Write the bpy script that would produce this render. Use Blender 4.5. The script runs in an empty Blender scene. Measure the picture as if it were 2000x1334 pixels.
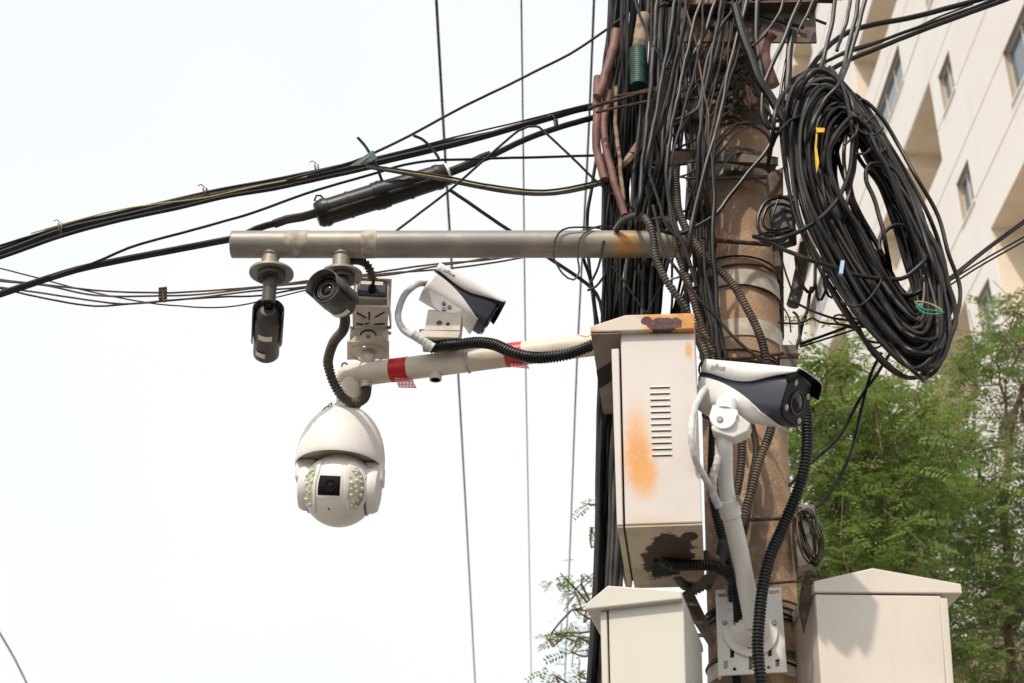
import bpy, bmesh, math, random
import numpy as np
from mathutils import Vector, Matrix

random.seed(7); rng = np.random.default_rng(7)
S = bpy.context.scene; C = S.collection
R = math.radians

# ---------------------------------------------------------------- camera, world, sun, exposure
FOC = 3000.0; PITCH = R(29); CP, SP = math.cos(PITCH), math.sin(PITCH)
CAM = Vector((0, 0, 1.6))
cd = bpy.data.cameras.new('camera'); co = bpy.data.objects.new('camera', cd); C.objects.link(co)
cd.lens = FOC * 36 / 2000; cd.sensor_width = 36; cd.clip_end = 2000; cd.clip_start = .05
cd.dof.use_dof = True; cd.dof.focus_distance = 4.3; cd.dof.aperture_fstop = 6.3
co.location = CAM; co.rotation_euler = (R(90) + PITCH, 0, 0); S.camera = co

SUN_EL, SUN_AZ = R(50), R(-155)          # azimuth measured clockwise from +Y: behind the camera, to the left
sv = Vector((math.sin(SUN_AZ) * math.cos(SUN_EL), math.cos(SUN_AZ) * math.cos(SUN_EL), math.sin(SUN_EL)))
sd = bpy.data.lights.new('sun', 'SUN'); so = bpy.data.objects.new('sun', sd); C.objects.link(so)
sd.energy = 2.35; sd.angle = R(1.3); sd.color = (1, .90, .78)
so.rotation_euler = sv.to_track_quat('Z', 'Y').to_euler(); so.location = (-4, -4, 9)

W = bpy.data.worlds.new('World'); S.world = W; W.use_nodes = True
nt = W.node_tree; nt.nodes.clear()
sky = nt.nodes.new('ShaderNodeTexSky'); sky.sky_type = 'NISHITA'; sky.sun_disc = False
sky.sun_elevation = SUN_EL; sky.sun_rotation = SUN_AZ; sky.dust_density = 6; sky.air_density = 1; sky.ozone_density = .5
b1 = nt.nodes.new('ShaderNodeBackground'); b1.inputs[1].default_value = .03
b2 = nt.nodes.new('ShaderNodeBackground')      # the bright even cloud haze over the blue
tc = nt.nodes.new('ShaderNodeTexCoord'); nz = nt.nodes.new('ShaderNodeTexNoise'); nz.inputs['Scale'].default_value = 1.6
nz.inputs['Detail'].default_value = 3
cr = nt.nodes.new('ShaderNodeValToRGB')
cr.color_ramp.elements[0].position = .3; cr.color_ramp.elements[0].color = (.64, .66, .688, 1)
cr.color_ramp.elements[1].position = .7; cr.color_ramp.elements[1].color = (.712, .710, .705, 1)
nt.links.new(tc.outputs['Generated'], nz.inputs['Vector']); nt.links.new(nz.outputs['Fac'], cr.inputs[0])
nt.links.new(cr.outputs[0], b2.inputs[0]); b2.inputs[1].default_value = 1.0
ad = nt.nodes.new('ShaderNodeAddShader'); wo = nt.nodes.new('ShaderNodeOutputWorld')
nt.links.new(sky.outputs[0], b1.inputs[0]); nt.links.new(b1.outputs[0], ad.inputs[0]); nt.links.new(b2.outputs[0], ad.inputs[1])
nt.links.new(ad.outputs[0], wo.inputs[0])
S.view_settings.view_transform = 'Standard'; S.view_settings.look = 'None'
S.view_settings.exposure = 0.42; S.view_settings.gamma = 1; S.view_settings.use_curve_mapping = False
S.render.engine = 'CYCLES'
S.cycles.max_bounces = 8

# ---------------------------------------------------------------- photo pixel -> place in the world
def ray(px, py):
    a = (px - 1000) / FOC; b = (667 - py) / FOC
    return Vector((a, CP - b * SP, SP + b * CP))
def P(px, py, Y):
    r = ray(px, py); return CAM + r * (Y / r.y)
def PX(px, py, X):
    r = ray(px, py); return CAM + r * (X / r.x)
def PZ(px, py, Z):
    r = ray(px, py); return CAM + r * ((Z - CAM.z) / r.z)
def mpp(py, Y):
    return (Y / (CP - (667 - py) / FOC * SP)) / FOC
class Plane:                                  # upright plane through a pixel at distance Y, turned by yaw degrees
    def __init__(s, px, py, Y, yaw=0):
        s.o = P(px, py, Y); a = R(yaw)
        s.u = Vector((math.cos(a), -math.sin(a), 0)); s.n = Vector((math.sin(a), math.cos(a), 0))
    def p(s, px, py, d=0):
        r = ray(px, py); t = (s.o - CAM).dot(s.n) / r.dot(s.n); return CAM + r * t + s.n * d

# ---------------------------------------------------------------- materials
class NT:
    def __init__(s, name):
        s.m = bpy.data.materials.new(name); s.m.use_nodes = True; s.t = s.m.node_tree
        s.b = s.t.nodes['Principled BSDF']; s.pos = s.n('ShaderNodeNewGeometry').outputs['Position']
    def n(s, k, **kw):
        x = s.t.nodes.new(k)
        for a, v in kw.items(): setattr(x, a, v)
        return x
    def l(s, a, b): s.t.links.new(a, b)
    def noise(s, scale, detail=4, rough=.6, stretch=None):
        x = s.n('ShaderNodeTexNoise'); x.inputs['Scale'].default_value = scale; x.inputs['Detail'].default_value = detail
        x.inputs['Roughness'].default_value = rough
        if stretch:
            m = s.n('ShaderNodeMapping'); m.inputs['Scale'].default_value = stretch; s.l(s.pos, m.inputs[0]); s.l(m.outputs[0], x.inputs['Vector'])
        else: s.l(s.pos, x.inputs['Vector'])
        return x.outputs['Fac']
    def ramp(s, v, a, b):
        x = s.n('ShaderNodeMapRange'); x.inputs[1].default_value = a; x.inputs[2].default_value = b; x.interpolation_type = 'SMOOTHSTEP'
        s.l(v, x.inputs[0]); return x.outputs[0]
    def math(s, op, a, b):
        x = s.n('ShaderNodeMath', operation=op)
        for i, v in enumerate((a, b)):
            if isinstance(v, (int, float)): x.inputs[i].default_value = v
            else: s.l(v, x.inputs[i])
        return x.outputs[0]
    def mix(s, f, a, b):
        x = s.n('ShaderNodeMix', data_type='RGBA')
        for i, v in ((0, f), (6, a), (7, b)):
            if isinstance(v, (int, float)): x.inputs[i].default_value = v
            elif isinstance(v, tuple): x.inputs[i].default_value = (*v, 1)
            else: s.l(v, x.inputs[i])
        return x.outputs[2]
    def blob(s, c, rad, amp=.5, scale=20, edge=.15, at=1.0):   # noisy-edged stain with a place of its own
        v = s.n('ShaderNodeVectorMath', operation='SUBTRACT'); s.l(s.pos, v.inputs[0]); v.inputs[1].default_value = c
        d = s.n('ShaderNodeVectorMath', operation='DIVIDE'); s.l(v.outputs[0], d.inputs[0]); d.inputs[1].default_value = rad
        l = s.n('ShaderNodeVectorMath', operation='LENGTH'); s.l(d.outputs[0], l.inputs[0])
        q = s.math('ADD', l.outputs['Value'], s.math('MULTIPLY', s.math('SUBTRACT', s.noise(scale, 9, .72), .5), amp * 2))
        return s.ramp(q, at + edge, at - edge)
    def done(s, col, rough=.5, metal=0, bump=None, bdist=.002, bstr=.5, spec=None):
        if isinstance(col, tuple): s.b.inputs['Base Color'].default_value = (*col, 1)
        else: s.l(col, s.b.inputs['Base Color'])
        if isinstance(rough, (int, float)): s.b.inputs['Roughness'].default_value = rough
        else: s.l(rough, s.b.inputs['Roughness'])
        s.b.inputs['Metallic'].default_value = metal
        if spec is not None: s.b.inputs['Specular IOR Level'].default_value = spec
        if bump is not None:
            x = s.n('ShaderNodeBump'); x.inputs['Strength'].default_value = bstr; x.inputs['Distance'].default_value = bdist
            s.l(bump, x.inputs['Height']); s.l(x.outputs[0], s.b.inputs['Normal'])
        return s.m
def two(name, a, b, scale, rough=.5, metal=0, lo=.4, hi=.62, bd=.001, stretch=None, spec=None):
    t = NT(name); f = t.noise(scale, 5, .6, stretch)
    return t.done(t.mix(t.ramp(f, lo, hi), a, b), rough, metal, t.noise(scale * 4), bd, .4, spec)
M = {}
M['black'] = two('black_rubber', (.006, .006, .007), (.013, .0115, .010), 9, .36, spec=.28)
M['brownblack'] = two('dusty_rubber', (.012, .010, .009), (.045, .033, .025), 7, .55, spec=.25)
M['coil'] = two('sun_faded_rubber', (.011, .0095, .009), (.055, .038, .028), 6, .42, lo=.46, hi=.72, spec=.3)
M['grey'] = two('grey_cable_sheath', (.03, .03, .03), (.07, .067, .063), 8, .5, spec=.3)
M['tan'] = two('tan_cable_sheath', (.06, .042, .03), (.15, .105, .075), 8, .6, spec=.3)
M['yellow'] = two('yellow_stripe', (.35, .3, .08), (.5, .42, .12), 20, .5)
M['conduit'] = two('dusty_corrugated', (.045, .036, .03), (.15, .115, .085), 9, .65)
M['conduit_grey'] = two('grey_corrugated', (.05, .046, .043), (.13, .115, .1), 9, .6)
M['conduit_black'] = two('black_corrugated', (.007, .008, .009), (.02, .02, .02), 12, .38, spec=.35)
M['dustfree'] = two('brown_corrugated', (.05, .037, .028), (.1, .078, .06), 14, .6)
M['tape_white'] = two('white_wrap_tape', (.45, .45, .45), (.7, .69, .67), 30, .55)
M['green'] = two('green_tube', (.004, .035, .022), (.01, .065, .042), 20, .5)
M['greenwire'] = two('green_wire', (.02, .2, .12), (.03, .3, .18), 20, .5)
M['pink'] = two('faded_red_duct', (.12, .05, .04), (.22, .105, .085), 10, .6)
M['card'] = two('torn_paper_sleeve', (.15, .10, .065), (.36, .27, .19), 25, .9)
M['red'] = two('red_tape', (.5, .01, .015), (.62, .03, .03), 20, .35)
M['yellowtape'] = two('yellow_tape', (.6, .33, .01), (.75, .47, .03), 30, .6)
M['bluetag'] = two('blue_tag', (.35, .5, .7), (.5, .65, .8), 30, .5)
M['rust'] = two('rusty_iron', (.035, .020, .015), (.11, .055, .035), 22, .85, bd=.002)
M['ruststeel'] = two('rust_streaked_steel', (.14, .11, .09), (.09, .045, .028), 10, .7, .2, bd=.002)
M['steel'] = two('weathered_steel', (.12, .11, .095), (.21, .185, .15), 12, .5, .4)
M['bolt'] = two('zinc_bolt', (.3, .29, .27), (.16, .13, .1), 60, .4, .7)
M['band'] = two('painted_steel_strap', (.62, .57, .48), (.42, .35, .26), 14, .55, 0)
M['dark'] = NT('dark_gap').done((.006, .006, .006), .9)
M['wire'] = two('thin_iron_wire', (.12, .1, .08), (.2, .15, .11), 40, .5, .5)

t = NT('galvanised_pipe')
z1 = t.noise(7, 5, .65); z2 = t.noise(30, 5, .7, (.25, 1, 3))
col = t.mix(t.ramp(z1, .35, .7), (.21, .205, .195), (.34, .30, .24)); col = t.mix(t.ramp(z2, .5, .8), col, (.22, .17, .12))
col = t.mix(t.blob(P(1225, 470, 3.64), (.035, .06, .05), .4, 30, .6), col, (.48, .25, .08))
M['galv'] = t.done(col, .45, .35, z2, .001, .4)
M['sticker'] = two('torn_tape_remains', (.26, .24, .2), (.44, .37, .29), 45, .6)

t = NT('white_paint'); f = t.noise(9); g = t.noise(90)
col = t.mix(t.ramp(f, .45, .75), (.74, .71, .67), (.66, .61, .54)); col = t.mix(t.ramp(g, .67, .76), col, (.3, .25, .2))
M['white'] = t.done(col, .42, 0, g, .0005, .3)
t = NT('white_shell'); f = t.noise(14)
M['shell'] = t.done(t.mix(t.ramp(f, .5, .8), (.83, .82, .80), (.70, .68, .65)), .3)
t = NT('cream_arm_paint'); f = t.noise(8); g = t.noise(60)
col = t.mix(t.ramp(f, .4, .7), (.72, .66, .56), (.62, .52, .41)); col = t.mix(t.ramp(g, .66, .74), col, (.2, .14, .1))
M['armpaint'] = t.done(col, .45, 0, g, .0005, .3)
M['bracketpaint'] = two('bracket_paint', (.62, .57, .49), (.52, .46, .38), 14, .5)
t = NT('cream_cabinet_paint'); f = t.noise(4); g = t.noise(70)
col = t.mix(t.ramp(f, .35, .75), (.66, .60, .52), (.60, .54, .46)); col = t.mix(t.ramp(g, .72, .78), col, (.35, .3, .24))
col = t.mix(t.math('MULTIPLY', t.ramp(t.noise(16, 4, .6, (1, 1, .12)), .56, .85), .25), col, (.46, .41, .34))
M['cream'] = t.done(col, .4, 0, f, .001, .2)
t = NT('greenish_cream_paint'); f = t.noise(4); g = t.noise(70)
col = t.mix(t.ramp(f, .35, .75), (.58, .56, .49), (.53, .51, .44)); col = t.mix(t.ramp(g, .72, .78), col, (.35, .3, .24))
col = t.mix(t.math('MULTIPLY', t.ramp(t.noise(16, 4, .6, (1, 1, .12)), .56, .85), .25), col, (.46, .41, .34))
M['cream2'] = t.done(col, .4, 0, f, .001, .2)
M['navy'] = NT('navy_casing').done((.035, .042, .058), .38)
M['glossblack'] = NT('gloss_black_plastic').done((.005, .005, .006), .3, spec=.2)
M['lens'] = NT('lens_glass').done((.012, .008, .008), .08, spec=.35)
M['led'] = NT('led_window').done((.42, .36, .32), .12)
M['charcoal'] = two('charcoal_casing', (.035, .031, .029), (.062, .051, .043), 18, .45)
M['label'] = NT('paper_label').done((.72, .68, .6), .6)
M['print'] = NT('grey_print').done((.30, .30, .31), .5)
M['reflector'] = NT('led_reflector').done((.62, .62, .5), .22, .55)
t = NT('clear_bead'); t.b.inputs['Transmission Weight'].default_value = .5; M['bead'] = t.done((.82, .83, .70), .12)

# concrete pole
t = NT('pole_concrete')
a = t.noise(5, 6, .65, (1, 1, .45)); b = t.noise(22, 5, .6); v = t.n('ShaderNodeTexVoronoi'); v.inputs['Scale'].default_value = 70; t.l(t.pos, v.inputs['Vector'])
col = t.mix(t.ramp(a, .36, .66), (.44, .285, .175), (.21, .14, .095)); col = t.mix(t.ramp(b, .5, .72), col, (.54, .365, .235))
col = t.mix(t.math('MULTIPLY', t.ramp(v.outputs['Distance'], .2, .1), t.ramp(t.noise(33), .5, .58)), col, (.60, .50, .39))
v2 = t.n('ShaderNodeTexVoronoi'); v2.inputs['Scale'].default_value = 95; t.l(t.pos, v2.inputs['Vector'])
col = t.mix(t.math('MULTIPLY', t.ramp(v2.outputs['Distance'], .2, .08), t.ramp(t.noise(25), .52, .6)), col, (.06, .04, .03))
M['concrete'] = t.done(col, .85, 0, t.math('ADD', b, t.noise(160, 3)), .004, .6)

# ---------------------------------------------------------------- mesh helpers
def catmull(pts, step):
    p = [Vector(q) for q in pts]
    if len(p) == 2:
        n = max(1, int((p[1] - p[0]).length / step / 4)); return [p[0].lerp(p[1], i / n) for i in range(n + 1)]
    p = [p[0] * 2 - p[1]] + p + [p[-1] * 2 - p[-2]]; out = []
    for i in range(1, len(p) - 2):
        a, b, c, d = p[i - 1:i + 3]; n = max(2, int((c - b).length / step))
        for k in range(n):
            t_ = k / n; t2 = t_ * t_; t3 = t2 * t_
            out.append(.5 * (2 * b + (c - a) * t_ + (2 * a - 5 * b + 4 * c - d) * t2 + (3 * b - a - 3 * c + d) * t3))
    out.append(p[-2]); return out
def closed_cat(p, step):
    p = [Vector(q) for q in p]; N = len(p); out = []
    for i in range(N):
        a, b, c, d = p[i - 1], p[i], p[(i + 1) % N], p[(i + 2) % N]; n = max(2, int((c - b).length / step))
        for k in range(n):
            t_ = k / n; t2 = t_ * t_; t3 = t2 * t_
            out.append(.5 * (2 * b + (c - a) * t_ + (2 * a - 5 * b + 4 * c - d) * t2 + (3 * b - a - 3 * c + d) * t3))
    return out
class MB:
    def __init__(s): s.v = []; s.f = []; s.M = None
    def add(s, vs, fs):
        o = len(s.v); s.v += [s.M @ Vector(q) if s.M else Vector(q) for q in vs]; s.f += [tuple(i + o for i in q) for q in fs]; return s
    def tube(s, path, r, n=8, closed=False, cap=True, hollow=False):
        path = [Vector(q) for q in path]; N = len(path); rs = r if isinstance(r, (list, tuple)) else [r] * N
        vs = []; up = None
        for i in range(N):
            a = path[i - 1] if (i > 0 or closed) else path[0]; b = path[(i + 1) % N] if (i < N - 1 or closed) else path[-1]
            d = (b - a)
            d = d.normalized() if d.length > 1e-9 else Vector((0, 0, 1))
            if up is None:
                up = d.cross(Vector((0, 0, 1)) if abs(d.z) < .9 else Vector((1, 0, 0)))
            up = (up - d * up.dot(d))
            up = up.normalized() if up.length > 1e-9 else d.orthogonal().normalized()
            w = d.cross(up)
            for k in range(n):
                an = 2 * math.pi * k / n; vs.append(path[i] + (up * math.cos(an) + w * math.sin(an)) * rs[i])
        fs = []
        for i in range(N if closed else N - 1):
            j = (i + 1) % N
            for k in range(n): fs.append((i * n + k, i * n + (k + 1) % n, j * n + (k + 1) % n, j * n + k))
        if cap and not closed: fs.append(tuple(range(n - 1, -1, -1))); fs.append(tuple((N - 1) * n + k for k in range(n)))
        return s.add(vs, fs)
    def prism(s, poly, vec):
        n = len(poly); vec = Vector(vec); p = [Vector(q) for q in poly]; vs = p + [q + vec for q in p]
        nn = Vector()
        for i in range(n): nn += p[i].cross(p[(i + 1) % n])
        fs = [tuple(range(n)), tuple(range(2 * n - 1, n - 1, -1))] + [(i + n, (i + 1) % n + n, (i + 1) % n, i) for i in range(n)]
        if nn.dot(vec) > 0: fs = [tuple(reversed(q)) for q in fs]
        return s.add(vs, fs)
    def box(s, x0, x1, y0, y1, z0, z1):
        return s.prism([(x0, y0, z0), (x1, y0, z0), (x1, y1, z0), (x0, y1, z0)], (0, 0, z1 - z0))
    def lathe(s, prof, o=(0, 0, 0), ax=(0, 0, 1), n=32):
        ax = Vector(ax).normalized(); u = ax.orthogonal().normalized(); w = ax.cross(u); o = Vector(o); vs = []; fs = []
        for r_, h in prof:
            for k in range(n):
                a = 2 * math.pi * k / n; vs.append(o + ax * h + (u * math.cos(a) + w * math.sin(a)) * max(r_, 1e-5))
        for i in range(len(prof) - 1):
            for k in range(n): fs.append((i * n + k, i * n + (k + 1) % n, (i + 1) * n + (k + 1) % n, (i + 1) * n + k))
        return s.add(vs, fs)
    def cyl(s, a, b, r, n=20): return s.tube([a, b], r, n)
    def sphere(s, c, r, n=16):
        return s.lathe([(r * math.sin(math.pi * i / n), -r * math.cos(math.pi * i / n)) for i in range(n + 1)], c, (0, 0, 1), n * 2)
    def torus(s, c, ax, R_, r, n=40, m=8):
        ax = Vector(ax).normalized(); u = ax.orthogonal().normalized(); w = ax.cross(u); c = Vector(c)
        return s.tube([c + (u * math.cos(2 * math.pi * k / n) + w * math.sin(2 * math.pi * k / n)) * R_ for k in range(n)], r, m, True)
    def build(s, name, mat, parent=None, smooth=True, bevel=0, seg=2, **tg):
        me = bpy.data.meshes.new(name)
        if parent is not None: base = Vector(parent['_w'])
        else:
            vv = s.v; base = Vector((sum(q.x for q in vv) / len(vv), sum(q.y for q in vv) / len(vv), min(q.z for q in vv)))
        me.from_pydata([tuple(q - base) for q in s.v], [], s.f); me.update()
        bm = bmesh.new(); bm.from_mesh(me); bmesh.ops.recalc_face_normals(bm, faces=bm.faces); bm.to_mesh(me); bm.free()
        me.materials.append(mat if not isinstance(mat, str) else M[mat])
        if smooth:
            me.polygons.foreach_set('use_smooth', [True] * len(me.polygons))
            try: me.set_sharp_from_angle(angle=R(38))
            except Exception: pass
        o = bpy.data.objects.new(name, me); C.objects.link(o)
        if parent is not None: o.parent = parent
        else: o.location = base
        o['_w'] = tuple(base)
        if bevel:
            b = o.modifiers.new('bevel', 'BEVEL'); b.width = bevel; b.segments = seg; b.limit_method = 'ANGLE'; b.angle_limit = R(35)
        tag(o, **tg); return o
def tag(o, label=None, cat=None, group=None, kind=None):
    if label: o['label'] = label
    if cat: o['category'] = cat
    if group: o['group'] = group
    if kind: o['kind'] = kind
    return o
def thing(name, label, cat, loc, group=None):
    o = bpy.data.objects.new(name, None); C.objects.link(o); o.location = loc; o['_w'] = tuple(loc); o.empty_display_size = .1
    return tag(o, label, cat, group)
def path(pts, Y=None, step=.012):
    """pixel control points (px,py[,Y]) -> smooth world path"""
    w = [P(q[0], q[1], q[2] if len(q) > 2 else Y) for q in pts]
    return catmull(w, step)
def wpx(w, pts, Y=None):
    q = pts[len(pts) // 2]; return w * .5 * mpp(q[1], q[2] if len(q) > 2 else Y)
def wobble(pp, amp=.0022):
    p1, p2, p3, f1 = (random.uniform(0, 6.28) for _ in range(4)); out = []; d = 0; f1 = 16 + f1 * 3
    for i, q in enumerate(pp):
        if i: d += (q - pp[i - 1]).length
        out.append(q + Vector((math.sin(d * f1 + p1) + .5 * math.sin(d * f1 * 2.3 + p2), math.sin(d * f1 * .8 + p3), math.cos(d * f1 * 1.1 + p2) + .5 * math.sin(d * f1 * 2.7 + p1))) * amp * .7)
    return out
def cable(name, label, pts, w, mat='black', Y=None, cat='cable', group=None, parent=None, n=7, step=.015):
    mb = MB(); mb.tube(wobble(path(pts, Y, step), .0020 if step < .03 else .0006), wpx(w, pts, Y), n)
    if parent is not None: return mb.build(name, mat, parent)
    return mb.build(name, mat, None, label=label, cat=cat, group=group)
def resample(pp, step):
    d = [0]
    for a, b in zip(pp, pp[1:]): d.append(d[-1] + (b - a).length)
    L = d[-1]; n = max(2, int(L / step)); out = []; j = 0
    for i in range(n + 1):
        s_ = L * i / n
        while j < len(d) - 2 and d[j + 1] < s_: j += 1
        t_ = (s_ - d[j]) / max(1e-9, d[j + 1] - d[j]); out.append(pp[j].lerp(pp[j + 1], min(1, max(0, t_))))
    return out
def corr(name, label, pts, w, mat='conduit', Y=None, pitch=6.0, cat='conduit', group=None, parent=None, depth=.24):
    q = pts[len(pts) // 2]; m = mpp(q[1], q[2] if len(q) > 2 else Y); r = w * .5 * m
    pp = resample(path(pts, Y, .01), pitch * m / 4); pat = [1, 1, 1 - depth, 1 - depth]
    mb = MB(); mb.tube(pp, [r * pat[i % 4] for i in range(len(pp))], 14)
    if parent is not None: return mb.build(name, mat, parent)
    return mb.build(name, mat, None, label=label, cat=cat, group=group)
def holed(name, mat, parent, o, u, v, outer, holes, thick, bevel=0):
    """flat plate with real holes; outer / holes are lists of (a,b) in the basis u,v from o; thickness goes along u x v"""
    cu = bpy.data.curves.new('t', 'CURVE'); cu.dimensions = '2D'; cu.fill_mode = 'BOTH'; cu.extrude = thick / 2
    for pl in [outer] + holes:
        sp = cu.splines.new('POLY'); sp.points.add(len(pl) - 1); sp.use_cyclic_u = True
        for i, q in enumerate(pl): sp.points[i].co = (q[0], q[1], 0, 1)
    ob = bpy.data.objects.new('t', cu); C.objects.link(ob)
    dg = bpy.context.evaluated_depsgraph_get(); me = bpy.data.meshes.new_from_object(ob.evaluated_get(dg))
    u = Vector(u).normalized(); v = Vector(v).normalized(); w = u.cross(v); o = Vector(o)
    mb = MB(); mb.v = [o + u * q.co.x + v * q.co.y + w * q.co.z for q in me.vertices]; mb.f = [tuple(p.vertices) for p in me.polygons]
    bpy.data.objects.remove(ob); bpy.data.curves.remove(cu); bpy.data.meshes.remove(me)
    return mb.build(name, mat, parent, smooth=False, bevel=bevel)
def circ(cx, cy, r, n=16): return [(cx + r * math.cos(2 * math.pi * k / n), cy + r * math.sin(2 * math.pi * k / n)) for k in range(n)]
def rect(x0, y0, x1, y1): return [(x0, y0), (x1, y0), (x1, y1), (x0, y1)]
def text(body, size, o, u, v, mat, parent, shear=.2, name='lettering'):
    cu = bpy.data.curves.new('t', 'FONT'); cu.body = body; cu.size = size; cu.shear = shear; cu.extrude = .0003; cu.offset = size * .012
    ob = bpy.data.objects.new('t', cu); C.objects.link(ob)
    dg = bpy.context.evaluated_depsgraph_get(); me = bpy.data.meshes.new_from_object(ob.evaluated_get(dg))
    u = Vector(u).normalized(); v = Vector(v); v = (v - u * v.dot(u)).normalized(); w = u.cross(v)
    mb = MB(); mb.v = [Vector(o) + u * q.co.x + v * q.co.y + w * q.co.z for q in me.vertices]; mb.f = [tuple(p.vertices) for p in me.polygons]
    bpy.data.objects.remove(ob); bpy.data.curves.remove(cu); bpy.data.meshes.remove(me)
    return mb.build(name, mat, parent, smooth=False)
def frame(o, x, y):
    x = Vector(x).normalized(); y = Vector(y); y = (y - x * y.dot(x)).normalized(); z = x.cross(y)
    m = Matrix((x, y, z)).transposed().to_4x4(); m.translation = Vector(o); return m

# ================================================================ ground
t = NT('asphalt'); f = t.noise(3); g = t.noise(80)
col = t.mix(f, (.07, .068, .065), (.11, .105, .1)); mt = t.done(col, .9, 0, g, .01, .5)
mb = MB(); mb.add([(-600, -600, 0), (600, -600, 0), (600, 600, 0), (-600, 600, 0)], [(0, 1, 2, 3)])
mb.build('road', mt, None, kind='structure')
t = NT('concrete_paving'); f = t.noise(2); col = t.mix(f, (.22, .2, .18), (.3, .28, .25))
mt = t.done(col, .9, 0, t.noise(60), .01, .5)
MB().box(-30, 11.9, 2.6, 60, 0, .13).build('pavement', mt, None, kind='structure', smooth=False)

# ================================================================ building
D = 12.0
t = NT('cream_render'); f = t.noise(.5, 5); g = t.noise(1.2, 5, .6, (1, 1, .35))
col = t.mix(t.ramp(f, .35, .7), (.86, .82, .76), (.83, .78, .71)); col = t.mix(t.ramp(g, .58, .85), col, (.77, .71, .63))
M['render'] = t.done(col, .85, 0, t.noise(30), .01, .2)
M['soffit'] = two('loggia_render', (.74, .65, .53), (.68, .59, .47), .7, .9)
M['joint'] = NT('joint_mortar').done((.42, .35, .27), .9)
M['winframe'] = NT('cream_window_frame').done((.58, .52, .43), .5)
t = NT('window_glass'); M['pane'] = t.done((.10, .14, .17), .05, 0, spec=1.0)
bt = thing('apartment_building', 'tall cream rendered building with recessed loggias and narrow windows behind the pole', 'building', (D, 45, 0))
ZT = 56.0
holes = []                     # y0,y1,z0,z1,kind
for k in range(-1, 4):
    oy = 13.0 * k
    for n_ in range(-6, 9):
        zt = 25.4 + 3.65 * n_
        if zt < 3 or zt > ZT - 1: continue
        holes.append((33.0 + oy, 34.2 + oy, zt - 1.32, zt, 'w'))
        if n_ % 2 == 0: holes.append((37.2 + oy, 40.8 + oy, zt - 4.95 + 3.65, zt - 3.55 + 3.65, 'w') if k != -1 else (27.2, 29.4, zt - 1.0, zt + .55, 'w'))
    for n_ in range(-3, 5):
        z1_ = 29.5 + 7.3 * n_
        if k >= 0 and 3 < z1_ < ZT - 1:
            holes.append((34.95 + oy, 38.5 + oy, z1_ - 2.75, z1_, 'b')); holes.append((38.5 + oy, 42.4 + oy, z1_ - 2.75, z1_ - .5, 'b'))
holes.append((20.0, 32.25, 18.8, 22.7, 'b'))
# drop windows that collide with loggias
lg = [h for h in holes if h[4] == 'b']
holes = lg + [h for h in holes if h[4] == 'w' and not any(h[0] < b_[1] - .01 and h[1] > b_[0] + .01 and h[2] < b_[3] + .1 and h[3] > b_[2] - .1 for b_ in lg)]
Y0, Y1 = 20.0, 78.0
zj = sorted(set([0.0, ZT] + [round(24.08 + 3.65 * n_, 2) for n_ in range(-6, 9)] + [round(25.9 + 3.65 * n_, 2) for n_ in range(-7, 9)]))
ys = sorted(set([Y0, Y1] + [h[0] for h in holes] + [h[1] for h in holes])); ys = [y for y in ys if Y0 <= y <= Y1]
zs = sorted(set(zj + [round(h[2], 3) for h in holes] + [round(h[3], 3) for h in holes])); zs = [z for z in zs if 0 <= z <= ZT]
def hole_at(y, z):
    for h in holes:
        if h[0] < y < h[1] and h[2] < z < h[3]: return h[4]
G = [[hole_at((ys[i] + ys[i + 1]) / 2, (zs[j] + zs[j + 1]) / 2) for j in range(len(zs) - 1)] for i in range(len(ys) - 1)]
wall = MB(); sof = MB()
for i in range(len(ys) - 1):
    for j in range(len(zs) - 1):
        k = G[i][j]; ya, yb, za, zb = ys[i], ys[i + 1], zs[j], zs[j + 1]
        if k is None: wall.add([(D, ya, za), (D, yb, za), (D, yb, zb), (D, ya, zb)], [(0, 1, 2, 3)]); continue
        dp = 2.2 if k == 'b' else .22
        tgt = sof if k == 'b' else wall
        tgt.add([(D + dp, ya, za), (D + dp, yb, za), (D + dp, yb, zb), (D + dp, ya, zb)], [(0, 1, 2, 3)])
        nb = [(i - 1, j, 0), (i + 1, j, 1), (i, j - 1, 2), (i, j + 1, 3)]
        for a, b, w_ in nb:
            kk = G[a][b] if 0 <= a < len(G) and 0 <= b < len(G[0]) else None
            if kk == k: continue
            q = {0: [(ya, za), (ya, zb)], 1: [(yb, za), (yb, zb)], 2: [(ya, za), (yb, za)], 3: [(ya, zb), (yb, zb)]}[w_]
            tgt.add([(D, *q[0]), (D, *q[1]), (D + dp, *q[1]), (D + dp, *q[0])], [(0, 1, 2, 3)])
wall.add([(D, Y0, 0), (D + 14, Y0, 0), (D + 14, Y0, ZT), (D, Y0, ZT)], [(0, 1, 2, 3)])
wall.add([(D, Y1, 0), (D + 14, Y1, 0), (D + 14, Y1, ZT), (D, Y1, ZT)], [(3, 2, 1, 0)])
wall.add([(D, Y0, ZT), (D + 14, Y0, ZT), (D + 14, Y1, ZT), (D, Y1, ZT)], [(0, 1, 2, 3)])
wall.build('wall', M['joint'], bt, smooth=False)
sof.build('loggia_recess', M['soffit'], bt, smooth=False)
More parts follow.
